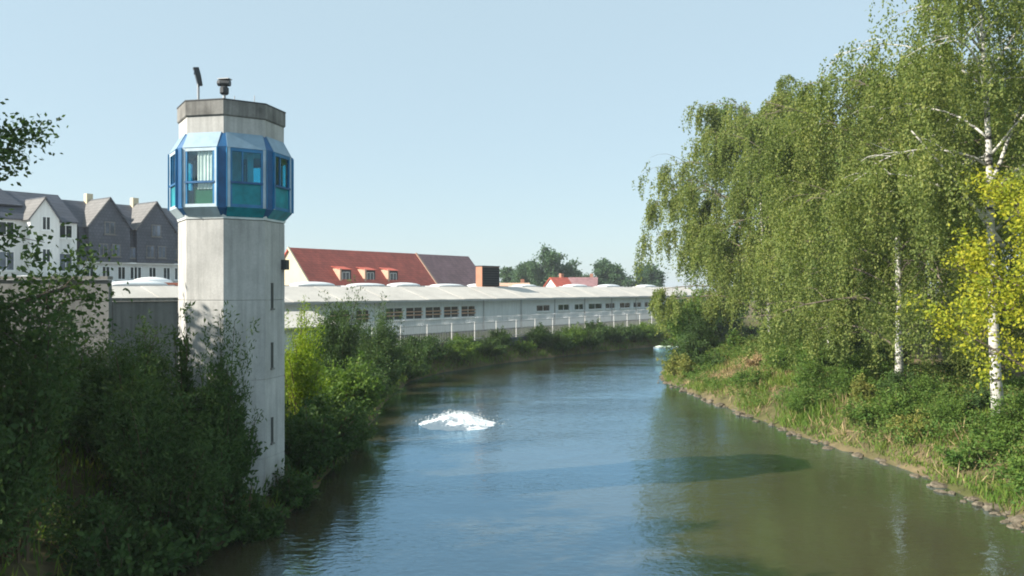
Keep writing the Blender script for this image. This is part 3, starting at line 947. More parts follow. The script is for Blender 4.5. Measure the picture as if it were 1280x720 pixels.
# small white shed at the fence end
sh = thing('shed', 'small white lean-to shed with sloping roof just right of the tower', 'shed', (-13.3, 52, 0), BANG)
MB().box(-2.6, 2.4, 0, 2.5, 1.4, 3.9).build('wall', M['pale_wall'], sh)
m_ = MB(); m_.v = [(-2.8, -0.5, 4.0), (2.6, -0.5, 4.0), (2.6, 2.8, 4.9), (-2.8, 2.8, 4.9), (-2.8, -0.5, 3.92), (2.6, -0.5, 3.92), (2.6, 2.8, 4.82), (-2.8, 2.8, 4.82)]
m_.f = [(0, 1, 2, 3), (7, 6, 5, 4), (0, 4, 5, 1), (1, 5, 6, 2), (2, 6, 7, 3), (3, 7, 4, 0)]
m_.build('roof', M['roof_sheet'], sh)
MB().box(-1.4, 0.2, -0.04, -0.002, 1.5, 3.5).build('door', M['white_paint'], sh)
MB().box(0.8, 1.9, -0.04, -0.002, 2.5, 3.4).build('window', M['window'], sh)

# ------------------------------------------------------------------ low white roof with red edge, left of the tower
lo = thing('low_flat_building', 'low white-roofed building with a red roof edge seen left of the tower', 'building', (-36, 58, 0), BANG)
MB().box(-6, 22, 0, 9, 1.6, 6.75).build('wall', M['white_wall'], lo)
MB().box(-6.2, 22.2, -0.3, 9.2, 6.76, 6.92).build('roof', M['roof_flat'], lo)
MB().box(-6.25, 22.25, -0.36, -0.302, 6.70, 6.95).build('red_edge', M['red_edge'], lo)
for i, s in enumerate((-3, 2, 7, 12, 17)):
    dome(MB(), s, 3.2, 1.7, 1.1, 6.921, 0.45 + 0.1 * (i % 2)).build('skylight_dome', M['skylight'], lo, True)

# ------------------------------------------------------------------ houses on the left
def win(parent, x, w_, z0, h, yf, glass='window', frame='white_paint'):
    f = MB()
    f.box(x - w_ / 2, x + w_ / 2, yf - 0.05, yf - 0.002, z0, z0 + 0.08); f.box(x - w_ / 2, x + w_ / 2, yf - 0.05, yf - 0.002, z0 + h - 0.08, z0 + h)
    f.box(x - w_ / 2, x - w_ / 2 + 0.08, yf - 0.05, yf - 0.002, z0 + 0.08, z0 + h - 0.08); f.box(x + w_ / 2 - 0.08, x + w_ / 2, yf - 0.05, yf - 0.002, z0 + 0.08, z0 + h - 0.08)
    f.box(x - 0.03, x + 0.03, yf - 0.045, yf - 0.002, z0 + 0.08, z0 + h - 0.08)
    o = f.build('window', M[frame], parent)
    MB().box(x - w_ / 2 + 0.08, x + w_ / 2 - 0.08, yf - 0.025, yf - 0.003, z0 + 0.08, z0 + h - 0.08).build('pane', M[glass], o)
    MB().box(x - w_ / 2 - 0.08, x + w_ / 2 + 0.08, yf - 0.14, yf - 0.004, z0 - 0.08, z0 - 0.004).build('sill', M[frame], o)
    return o
def slab(pts, th):
    """roof plane from 4 points, thickened downwards"""
    mb = MB(); p = [Vector(q) for q in pts]
    n_ = (p[1] - p[0]).cross(p[3] - p[0]).normalized()
    if n_.z < 0: n_ = -n_
    mb.v = [tuple(q) for q in p] + [tuple(q - n_ * th) for q in p]
    mb.f = [(0, 1, 2, 3), (7, 6, 5, 4), (0, 4, 5, 1), (1, 5, 6, 2), (2, 6, 7, 3), (3, 7, 4, 0)]
    return mb
TF = 28.0
def tri_prism(x0, x1, xa, y0, y1, z0, za):
    mb = MB()
    mb.v = [(x0, y0, z0), (x1, y0, z0), (xa, y0, za), (x0, y1, z0), (x1, y1, z0), (xa, y1, za)]
    mb.f = [(0, 1, 2), (5, 4, 3), (0, 3, 4, 1), (1, 4, 5, 2), (2, 5, 3, 0)]
    return mb
# white gabled house
wh = thing('gabled_house', 'white rendered house with slate roof and small front gable at the left edge', 'house', B0, BANG)
hx0, hx1 = -30.0, -14.9
MB().box(hx0, hx1, TF, TF + 8, 1.8, 12.6).build('wall', M['white_wall'], wh)
slab([(hx0 - 0.2, TF - 0.35, 12.55), (hx1 + 0.05, TF - 0.35, 12.55), (hx1 + 0.05, TF + 4, 15.4), (hx0 - 0.2, TF + 4, 15.4)], 0.14).build('roof', M['slate'], wh)
slab([(hx0 - 0.2, TF + 8.3, 12.55), (hx1 + 0.05, TF + 8.3, 12.55), (hx1 + 0.05, TF + 4.02, 15.4), (hx0 - 0.2, TF + 4.02, 15.4)], 0.14).build('roof', M['slate'], wh)
tri_prism(hx1 - 0.25, hx1, hx1 - 0.1, TF + 0.1, TF + 7.9, 12.6, 12.61).build('gable_wall', M['white_wall'], wh)
gx0, gx1 = -19.4, -17.0
ga = (gx0 + gx1) / 2
MB().box(gx0, gx1, TF - 1.3, TF - 0.002, 1.8, 12.7).build('gable_bay', M['white_wall'], wh)
tri_prism(gx0, gx1, ga, TF - 1.3, TF + 2, 12.7, 14.4).build('gable_wall', M['white_wall'], wh)
slab([(gx0 - 0.25, TF - 1.5, 12.45), (gx0 - 0.25, TF + 2.8, 12.45), (ga, TF + 2.8, 14.58), (ga, TF - 1.5, 14.58)], 0.12).build('gable_roof', M['slate_lit_and_frame'], wh)  # sun-facing slope, its brightness put into the slate colour
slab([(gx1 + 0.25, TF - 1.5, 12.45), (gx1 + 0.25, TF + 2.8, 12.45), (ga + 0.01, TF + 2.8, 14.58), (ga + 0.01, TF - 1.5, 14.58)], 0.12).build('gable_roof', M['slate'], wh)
for z0 in (11.6, 8.75):
    win(wh, ga + 0.1, 0.75, z0, 1.25, TF - 1.3)
for x, w_ in ((-15.9, 1.2), (-20.8, 1.3), (-23.2, 1.2), (-25.5, 1.2)):
    win(wh, x, w_, 11.05, 1.25, TF)
    win(wh, x, w_, 8.0, 1.7, TF, 'window_grey')
# ridge of the taller part of that house
slab([(-30, TF + 1.2, 13.9), (-19.0, TF + 1.2, 13.9), (-20.2, TF + 4.4, 16.0), (-30, TF + 4.4, 16.0)], 0.14).build('upper_roof', M['slate'], wh)
slab([(-19.0, TF + 1.2, 13.9), (-19.0, TF + 7.4, 13.9), (-20.2, TF + 4.5, 16.0), (-20.2, TF + 4.4, 16.0)], 0.14).build('hip_roof', M['slate'], wh)
win(wh, -22.0, 0.8, 12.9, 0.9, TF + 0.2, 'window_grey')

# slate-hung mansard building
sl = thing('slate_building', 'dark slate-clad mansard building with cross gables left of the tower', 'building', B0, BANG)
mx0, mx1 = -14.6, -2.5
MB().box(mx0, mx1, TF + 0.1, TF + 8, 1.8, 8.95).build('ground_floor', M['white_wall'], sl)
m_ = MB()
m_.loft([[(mx0, TF - 0.2, 8.95), (mx1, TF - 0.2, 8.95), (mx1, TF + 8.2, 8.95), (mx0, TF + 8.2, 8.95)], [(mx0, TF + 0.2, 11.6), (mx1, TF + 0.2, 11.6), (mx1, TF + 7.8, 11.6), (mx0, TF + 7.8, 11.6)], [(mx0, TF + 0.45, 12.3), (mx1, TF + 0.45, 12.3), (mx1, TF + 7.6, 12.3), (mx0, TF + 7.6, 12.3)]])
m_.build('slate_wall', M['slate'], sl)
slab([(mx0, TF + 0.3, 12.2), (mx1, TF + 0.3, 12.2), (mx1, TF + 4, 15.0), (mx0, TF + 4, 15.0)], 0.14).build('roof', M['slate'], sl)
slab([(mx0, TF + 7.7, 12.2), (mx1, TF + 7.7, 12.2), (mx1, TF + 4.02, 15.0), (mx0, TF + 4.02, 15.0)], 0.14).build('roof', M['slate'], sl)
for i, gc in enumerate((-12.1, -7.5)):
    hw = 1.95
    cg = MB().box(gc - hw, gc + hw, TF - 0.45, TF + 1.5, 8.96, 12.45).build('cross_gable', M['slate'], sl)
    tri_prism(gc - hw, gc + hw, gc, TF - 0.45, TF + 3.4, 12.46, 14.9).build('gable_wall', M['slate'], cg)
    slab([(gc - hw - 0.25, TF - 0.65, 12.2), (gc - hw - 0.25, TF + 3.9, 12.2), (gc, TF + 3.9, 15.15), (gc, TF - 0.65, 15.15)], 0.12).build('gable_roof', M['slate_lit_and_frame'], cg)  # left slope lightened in colour for the sun it catches
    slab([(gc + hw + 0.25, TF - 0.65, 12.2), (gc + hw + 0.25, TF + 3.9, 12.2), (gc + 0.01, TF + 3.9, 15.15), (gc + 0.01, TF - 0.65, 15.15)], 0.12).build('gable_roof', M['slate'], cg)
    for z0 in (9.5, 11.9):
        for dx in (-0.6, 0.6):
            win(cg, gc + dx, 0.85, z0, 1.2, TF - 0.45, 'window_grey', 'slate_lit_and_frame') if z0 < 11 else None
    win(cg, gc, 1.0, 11.6, 1.2, TF - 0.45, 'window_grey', 'slate_lit_and_frame')
    MB().box(gc - 0.3, gc + 0.3, TF + 3.5, TF + 4.1, 14.7, 15.75).build('chimney', M['cream_wall'], sl)
    win(sl, gc + 2.3, 1.0, 9.4, 1.1, TF - 0.15, 'window_grey', 'slate_lit_and_frame')
    for dx in (-1.6, -0.1, 1.4, 2.6):
        win(sl, gc + dx, 0.8, 7.3, 1.3, TF + 0.1)
MB().box(mx0 - 0.1, mx1, TF - 0.35, TF - 0.21, 8.85, 8.98).build('gutter', M['white_paint'], sl)

# ------------------------------------------------------------------ red-roofed hall
rh = thing('red_roofed_hall', 'large hall with steep red tiled roof and cream gable right of the tower', 'building', B0, BANG)
rx0, rxm, rx1 = 32.5, 62.5, 78.0
RY = 59.5
HWD = 6.2
for (a, b, mat, rz) in ((rx0, rxm, 'red_tiles', 13.15), (rxm + 0.02, rx1, 'purple_tiles', 13.1)):
    slab([(a, RY - HWD, 6.4), (b, RY - HWD, 6.4), (b, RY, rz), (a, RY, rz)], 0.2).build('roof', M[mat], rh)
    slab([(a, RY + HWD, 6.4), (b, RY + HWD, 6.4), (b, RY + 0.02, rz), (a, RY + 0.02, rz)], 0.2).build('roof', M[mat], rh)
MB().box(rx0 + 0.3, rx1 - 0.3, RY - HWD + 0.5, RY + HWD - 0.5, 1.8, 6.5).build('wall', M['cream_wall'], rh)
tri_prism(rx0 + 0.25, rx0 + 0.26, rx0 + 0.255, RY - 1, RY + 1, 6.5, 6.51).build('string_course', M['cream_wall'], rh)
for xg in (rx0 + 0.3, rx1 - 0.6):
    mb = MB(); mb.v = [(xg, RY - HWD + 0.4, 6.3), (xg, RY + HWD - 0.4, 6.3), (xg, RY, 12.9), (xg + 0.3, RY - HWD + 0.4, 6.3), (xg + 0.3, RY + HWD - 0.4, 6.3), (xg + 0.3, RY, 12.9)]
    mb.f = [(0, 2, 1), (3, 4, 5), (0, 1, 4, 3), (1, 2, 5, 4), (2, 0, 3, 5)]
    mb.build('gable_wall', M['cream_wall'], rh)
slab([(rx0 - 0.05, RY - HWD - 0.05, 6.42), (rx0 + 0.22, RY - HWD - 0.05, 6.42), (rx0 + 0.22, RY, 13.25), (rx0 - 0.05, RY, 13.25)], 0.3).build('verge_board', M['cream_wall'], rh)
slab([(rxm - 0.25, RY - HWD - 0.05, 6.47), (rxm + 0.2, RY - HWD - 0.05, 6.47), (rxm + 0.2, RY, 13.3), (rxm - 0.25, RY, 13.3)], 0.25).build('fire_wall', M['stone_frame'], rh)
for s_ in (39.5, 45.0, 50.5):
    yb = RY - HWD * 0.62; d_ = MB().box(s_, s_ + 2.3, yb - 0.9, yb + 1.4, 7.3, 9.6).build('dormer', M['black'], rh)
    MB().box(s_ - 0.35, s_ - 0.01, yb - 1.2, yb + 1.6, 7.0, 9.75).build('dormer_cheek', M['stone_frame'], d_)
    slab([(s_ - 0.4, yb - 1.2, 9.65), (s_ + 2.5, yb - 1.2, 9.65), (s_ + 2.5, yb + 2.6, 10.5), (s_ - 0.4, yb + 2.6, 10.5)], 0.1).build('dormer_roof', M['red_tiles'], d_)
    win(d_, s_ + 1.15, 1.6, 7.7, 1.5, yb - 0.9)

# ------------------------------------------------------------------ far houses
def far_house(label, x, y, ang, L_, W_, ze, zr, wallm, roofm):
    h = thing('far_house', label, 'house', (x, y, 0), ang)
    MB().box(-L_ / 2, L_ / 2, -W_ / 2, W_ / 2, 1.8, ze).build('wall', M[wallm], h)
    for xg in (-L_ / 2, L_ / 2 - 0.2):
        mb = MB(); mb.v = [(xg, -W_ / 2, ze), (xg, W_ / 2, ze), (xg, 0, zr - 0.15), (xg + 0.2, -W_ / 2, ze), (xg + 0.2, W_ / 2, ze), (xg + 0.2, 0, zr - 0.15)]
        mb.f = [(0, 2, 1), (3, 4, 5), (0, 1, 4, 3), (1, 2, 5, 4), (2, 0, 3, 5)]
        mb.build('gable_wall', M[wallm], h)
    for sg in (-1, 1):
        rf = slab([(-L_ / 2 - 0.3, sg * (W_ / 2 + 0.4), ze - 0.3), (L_ / 2 + 0.3, sg * (W_ / 2 + 0.4), ze - 0.3), (L_ / 2 + 0.3, 0.01 * sg, zr), (-L_ / 2 - 0.3, 0.01 * sg, zr)], 0.15).build('roof', M[roofm], h)
    MB().box(L_ / 4, L_ / 4 + 0.7, 0.4, 1.1, zr - 1.2, zr + 0.8).build('chimney', M['brick_red'], h)
    win(h, -L_ / 4, 1.1, ze - 1.9, 1.3, -W_ / 2); win(h, L_ / 4, 1.1, ze - 1.9, 1.3, -W_ / 2)
    return h
far_house('far white gabled house with a red roof behind the long roof', 9.6, 165, R(35), 4, 5.5, 6.3, 8.7, 'white_wall', 'red_tiles')
far_house('far house with grey-purple roof right of the red one', 15.8, 178, R(-8), 6, 8, 6.4, 8.9, 'white_wall', 'purple_tiles')
far_house('far low house with pale roof just right of the ventilation shaft', 0.5, 172, R(5), 6, 7, 6.2, 7.6, 'cream_wall', 'stone_frame')

# ------------------------------------------------------------------ far trees
FT = 'far trees on the horizon'
fartrees = [
    ('far rounded tree, tallest of the pair above the red-roofed far house', 10.5, 200, 12.0, 6.4, 1),
    ('far tree left of the tallest one, a little lower', 4.6, 210, 9.8, 4.6, 2),
    ('far dome-shaped tree standing alone near the birches', 24.0, 205, 10.5, 4.2, 3),
    ('far small tree right of the ventilation shaft', -0.5, 225, 9.4, 3.0, 4),
    ('far low tree half hidden by the leftmost birch', 36.5, 215, 8.6, 5.0, 5),
    ('far low tree between the red hall and the ventilation shaft', -13.5, 215, 8.2, 4.6, 6),
    ('far low tree behind the grey-purple roof', 19.5, 235, 8.8, 4.4, 7),
    ('far low tree just left of the leftmost birch', 30.0, 230, 8.8, 4.4, 8)]
for lab, x, y, H, Rc, sd_ in fartrees:
    broadleaf('far_tree', lab, (x, y), H, Rc, 50 + sd_, 0.3, 0.22, 13, 8, 7, 11, 0.6, 'leaf_far', 'bark', FT, z0=1.9, scatter=0.42)

# ------------------------------------------------------------------ fountain and boat
ft = thing('fountain', 'low white foaming fountain boil in the middle of the river', 'fountain', (-2.62, 38.2, 0))
rng = np.random.default_rng(8)
nr, na = 22, 72
vv = []; ff = []
ph = rng.uniform(0, 6.28, 12)
for i in range(nr):
    r = 1.85 * (i / (nr - 1))
    for j in range(na):
        a = 2 * math.pi * j / na
        lump = sum(math.sin((2 * k + 5) * a + ph[k] + r * (2.5 + k)) / (k + 3) for k in range(9))
        rr_ = r * (1 + 0.05 * lump + 0.03 * math.sin(13 * a + ph[3]))
        prof = 0.30 * math.exp(-((r - 0.45) / 0.4) ** 2) + 0.26 * math.exp(-((r - 0.8) / 0.7) ** 2)
        z = prof * (0.72 + 0.10 * lump * min(1, r)) * (1 if r < 1.4 else max(0, (1.85 - r) / 0.45)) + rng.normal() * 0.004 * (r < 1.6) + (0.008 if r < 1.84 else -0.03)
        vv.append((rr_ * math.cos(a) * 1.0, rr_ * math.sin(a), z))
for i in range(nr - 1):
    for j in range(na):
        ff.append((i * na + j, i * na + (j + 1) % na, (i + 1) * na + (j + 1) % na, (i + 1) * na + j)[::-1])
fb = MB(); fb.v = vv; fb.f = ff
fb.build('foam', M['foam'], ft, True)
sp = MB()
for i in range(2200):
    r = abs(rng.normal()) * 0.62 + 0.1; a = rng.uniform(0, 6.28)
    z = max(0.03, 0.38 * math.exp(-((r - 0.35) / 0.8) ** 2) + rng.normal() * 0.10)
    c = Vector((r * math.cos(a) * 1.25, r * math.sin(a) * 1.25, z)); q = rng.uniform(0.008, 0.02)
    b = len(sp.v)
    sp.v += [tuple(c + Vector(d) * q) for d in ((1, 0, 0), (-1, 0, 0), (0, 1, 0), (0, -1, 0), (0, 0, 1.3), (0, 0, -1.3))]
    sp.f += [tuple(b + k for k in t_) for t_ in ((0, 2, 4), (2, 1, 4), (1, 3, 4), (3, 0, 4), (2, 0, 5), (1, 2, 5), (3, 1, 5), (0, 3, 5))]
tag(sp.build('spray', M['foam'], ft), kind='stuff')

bt = thing('boat', 'small pale covered boat moored at the far bend under the birches', 'boat', (16.6, 86.3, -0.06), R(8))
bt.scale = (0.9, 0.8, 0.5)
hull = []
for (x, w_, zt) in ((-1.5, 0.25, 0.42), (-1.0, 0.5, 0.36), (0, 0.62, 0.33), (1.0, 0.52, 0.36), (1.55, 0.1, 0.5)):
    hull.append([(x, -w_, zt), (x, -w_ * 0.7, -0.05), (x, w_ * 0.7, -0.05), (x, w_, zt)])
MB().loft(hull).build('hull', M['white_paint'], bt)
cv = []
for (x, w_, zt, h_) in ((-1.35, 0.28, 0.43, 0.1), (-0.8, 0.5, 0.38, 0.38), (-0.2, 0.6, 0.35, 0.22), (0.5, 0.58, 0.35, 0.36), (1.1, 0.45, 0.38, 0.12)):
    cv.append([(x, w_ * math.cos(a), zt + h_ * math.sin(a)) for a in (0, 0.8, 1.57, 2.34, 3.14)])
MB().loft(cv).build('cover', mat_plain('pale_green_cover', (0.55, 0.66, 0.50), 0.6, 0.3), bt, True)

# ------------------------------------------------------------------ birches on the right bank
rng0 = np.random.default_rng(77)
birch('birch_tree', 'tall weeping birch with forked white trunk at the right edge', (18.0, 29.3), 18.5, 3.8, 11, 0.19, (-0.9, 0.3), 18, 1700, 'leaf_birch', 0.40, hang=0.75,
      limbs_extra=[((0.0, 0, 6.6), (-0.62, -0.1, 0.78), 5.6, 0.085), ((-0.4, 0, 9.0), (0.30, -0.1, 0.9), 5.0, 0.075)], limbmat='birch_bark')
birch('birch_tree', 'dense weeping birch with curtain foliage to the ground, second from the right edge', (18.0, 37.0), 15.8, 4.9, 12, 0.17, (-0.7, 0.2), 28, 3900, 'leaf_birch', 0.10, hang=1.25)
birch('birch_tree', 'weeping birch with a clear straight white lower trunk in mid-bank', (20.9, 53.0), 15.2, 5.9, 13, 0.21, (0.3, 0), 26, 3300, 'leaf_birch', 0.22, hang=0.95, leaf=0.14, fringe=(2.9, 4.6))
birch('birch_tree', 'thin-topped birch between the mid-bank birch and the leftmost one', (21.0, 65.5), 21.0, 4.9, 14, 0.19, (0.3, 0), 20, 2300, 'leaf_birch_dark', 0.2, leaf=0.16, hang=0.65)
birch('birch_tree', 'leftmost broad weeping birch leaning out over the river bend', (19.6, 60.5), 18.9, 6.3, 15, 0.2, (-1.0, 0), 32, 4700, 'leaf_birch', 0.08, hang=0.8, leaf=0.16,
      limbs_extra=[((-1.0, 0, 6.5), (-0.9, -0.1, 0.42), 6.2, 0.06)])
birch('birch_tree', 'birch in the back row behind the forked white trunk', (25.0, 42.0), 15.5, 5.2, 16, 0.19, (0, 0), 18, 1300, 'leaf_birch_dark', 0.12, leaf=0.2, per=32)
birch('birch_tree', 'birch in the back row between the two weeping birches of mid-bank', (26.5, 55.0), 16.0, 5.6, 17, 0.19, (0, 0), 18, 1200, 'leaf_birch_dark', 0.1, leaf=0.22, per=30)
birch('birch_tree', 'birch at the far back of the grove behind the thin-topped birch', (27.0, 70.0), 15.5, 5.6, 18, 0.19, (0, 0), 16, 1100, 'leaf_birch_dark', 0.1, leaf=0.24, per=28)
broadleaf('yellow_tree', 'young tree with bright yellow-green leaves at the right edge', (16.95, 25.4), 8.4, 3.2, 31, 0.10, 0.24, 16, 9, 8, 19, 0.13, 'leaf_yellow', 'bark', up=0.35, lean=(-0.2, -0.3))

# ------------------------------------------------------------------ trees on the left edge
broadleaf('broadleaf_tree', 'dark leafy tree whose branches reach in at the left edge', (-12.3, 14.0), 8.9, 4.1, 41, 0.20, 0.22, 22, 11, 9, 26, 0.12, 'leaf_dark', up=0.05)
broadleaf('broadleaf_tree', 'broad leafy tree standing left of the frame before the concrete wall', (-18.6, 18.6), 9.0, 4.2, 42, 0.22, 0.2, 17, 10, 8, 11, 0.2, 'leaf_dark')
broadleaf('broadleaf_tree', 'leafy tree left of the frame closest to the concrete wall', (-20.6, 24.0), 8.6, 3.6, 43, 0.22, 0.2, 17, 10, 8, 11, 0.2, 'leaf_dark')

# ------------------------------------------------------------------ shrubs
proto('willow_a', 'leaf_willow', seed=1, H=3.0, Rr=1.9, stems=160, per=120, leaf=0.12, aspect=0.30, upright=0.6, jitter=0.16, shoots=0.2, clusters=13)
proto('willow_b', 'leaf_willow', seed=2, H=3.2, Rr=1.6, stems=150, per=120, leaf=0.12, aspect=0.28, upright=0.9, jitter=0.14, shoots=0.3, clusters=11)
proto('round_a', 'leaf_green', seed=3, H=2.0, Rr=1.6, stems=120, per=85, leaf=0.13, aspect=0.5, upright=0.3, jitter=0.14, shoots=0.1, clusters=14)
proto('round_b', 'leaf_green', seed=4, H=1.8, Rr=1.7, stems=110, per=85, leaf=0.12, aspect=0.5, upright=0.2, jitter=0.15, shoots=0.12, clusters=12)
proto('low', 'leaf_green', seed=5, H=1.2, Rr=1.2, stems=80, per=60, leaf=0.13, aspect=0.55, upright=0.3, jitter=0.12, shoots=0.15, clusters=10)
proto('herb', 'herb', seed=6, H=1.3, Rr=0.8, stems=60, per=55, leaf=0.13, aspect=0.4, upright=0.9, jitter=0.09, shoots=0.35, clusters=8)
proto('spire', 'leaf_willow', seed=7, H=3.0, Rr=0.55, stems=26, per=110, leaf=0.13, aspect=0.35, upright=1.2, jitter=0.10, shoots=0.3, clusters=6)

LB = 'shrubs on the shaded left bank'
left_shrubs = [
    ('willow_b', 'tall willow bush in front of the lower tower', -7.85, 21.5, 1.0, 0.4, 1.25, None),
    ('willow_a', 'dark willow bush at the near bottom left corner of the bank', -10.2, 15.8, 1.25, 1.0, 1.2, None),
    ('willow_b', 'willow bush in front of the low dark wall', -12.6, 22.6, 1.2, 2.0, 0.76, None),
    ('willow_a', 'broad willow bush filling the bank below the pale wall', -12.2, 18.6, 1.3, 3.1, 0.80, None),
    ('willow_a', 'drooping willow bush at the water below the tower', -8.3, 19.0, 1.05, 4.2, 0.95, None),
    ('willow_b', 'upright willow bush between the tower and the low wall', -11.8, 25.6, 1.1, 5.0, 0.72, None),
    ('willow_a', 'willow bush left of the tower behind the front row', -10.9, 22.2, 1.15, 0.2, 0.86, None),
    ('willow_a', 'dark willow bush at the left frame edge before the pale wall', -14.9, 21.5, 1.4, 1.7, 0.72, None),
    ('willow_a', 'spreading willow bush left of the one before the tower', -9.5, 20.4, 1.15, 2.6, 0.9, None),
    ('low', 'small dark bush trailing in the water near the bottom left corner', -8.15, 16.6, 1.2, 0.3, 1.0, 'leaf_dark'),
    ('low', 'small dark bush trailing in the water below the drooping willow', -7.75, 18.8, 1.2, 2.3, 1.0, 'leaf_dark'),
    ('low', 'small dark bush trailing in the water before the tower foot', -7.0, 21.0, 1.0, 4.3, 1.0, 'leaf_dark'),
    ('low', 'small dark bush at the waterline hard against the tower foot', -6.55, 23.6, 0.9, 5.3, 0.9, 'leaf_dark'),
    ('round_a', 'rounded dark bush at the waterline below the tower corner', -7.85, 21.9, 1.0, 0.9, 1.45, 'leaf_dark'),
    ('round_b', 'low dark bush overhanging the water at the near left', -8.9, 17.2, 0.85, 2.4, 0.95, 'leaf_dark'),
    ('round_a', 'dark bush just right of the tower foot', -6.75, 26.4, 1.15, 1.3, 1.0, 'leaf_dark'),
    ('round_b', 'dark bush over the water one step past the tower foot', -6.9, 28.9, 1.2, 5.3, 1.1, 'leaf_dark'),
]
for key, lab, x, y, sc, rz, zs, mt in left_shrubs:
    shrub(key, lab, x, y, sc, rz, zs, LB, mat=mt)
shrub('spire', 'tall slender shoots rising before the sunlit face of the tower', -9.0, 21.9, 1.2, 0.3, 1.05, None, 'tall_shoots', cat='plant')
MID = 'sunlit shrubs right of the tower'
shrub('willow_b', 'bright yellow-green bush against the right side of the tower', -8.1, 30.8, 1.05, 0.8, 1.1, MID, mat='leaf_bright')
shrub('round_a', 'rounded light green bush at the water right of the tower', -7.4, 35.8, 1.45, 2.2, 0.95, MID)
shrub('round_b', 'green bush in front of the rounded light one, leaning over the water', -6.9, 32.6, 0.9, 3.3, 0.9, MID, mat='leaf_willow')
shrub('willow_a', 'tall dark green bush behind the rounded light bush', -9.6, 44.0, 1.35, 0.0, 1.05, MID)
shrub('willow_a', 'second tall bush behind, nearer the white fence posts', -8.3, 50.5, 1.35, 1.5, 1.0, MID)
shrub('round_b', 'dark bush hanging over the water past the rounded light bush', -7.8, 41.0, 1.15, 0.5, 1.0, MID, mat='leaf_willow')
shrub('round_a', 'dark bush on the water where the left bank begins to curve', -7.9, 47.0, 1.15, 4.5, 1.0, MID, mat='leaf_willow')
shrub('round_b', 'dark bush at the start of the far bank hedge', -7.4, 55.5, 1.25, 2.9, 1.0, MID, mat='leaf_willow')

# hedge of bushes along the far bank
rr = random.Random(21)
HEDGE = 'bushes in the hedge along the far bank'
ORD = ['first', 'second', 'third', 'fourth', 'fifth', 'sixth', 'seventh', 'eighth', 'ninth', 'tenth', 'eleventh', 'twelfth', 'thirteenth', 'fourteenth', 'fifteenth', 'sixteenth', 'seventeenth', 'eighteenth', 'nineteenth', 'twentieth'] + ['twenty-' + q for q in ('first', 'second', 'third', 'fourth', 'fifth', 'sixth', 'seventh', 'eighth', 'ninth')] + ['thirtieth'] + ['thirty-' + q for q in ('first', 'second', 'third', 'fourth', 'fifth')]
farL = np.array(LEFT[10:17], float)
seg = np.linalg.norm(np.diff(farL, axis=0), axis=1); cum = np.concatenate([[0], np.cumsum(seg)])
d = 1.0; hi = 0
while d < cum[-1] - 12:
    i = np.searchsorted(cum, d) - 1; i = max(0, i)
    f = (d - cum[i]) / seg[i]
    p = farL[i] * (1 - f) + farL[i + 1] * f
    nrm = np.array([-(farL[i + 1] - farL[i])[1], (farL[i + 1] - farL[i])[0]]) / seg[i]
    off = rr.uniform(1.0, 2.2)
    shrub(rr.choice(['round_a', 'round_b', 'round_a', 'low']), ORD[hi] + ' bush from the left in the hedge along the far river bank', p[0] + nrm[0] * off, p[1] + nrm[1] * off, rr.uniform(1.0, 1.4), rr.uniform(0, 6.28), rr.uniform(0.6, 0.85), HEDGE, mat=rr.choice(['leaf_willow', 'leaf_willow', 'leaf_green', 'leaf_dark']))
    d += rr.uniform(2.2, 3.2); hi += 1

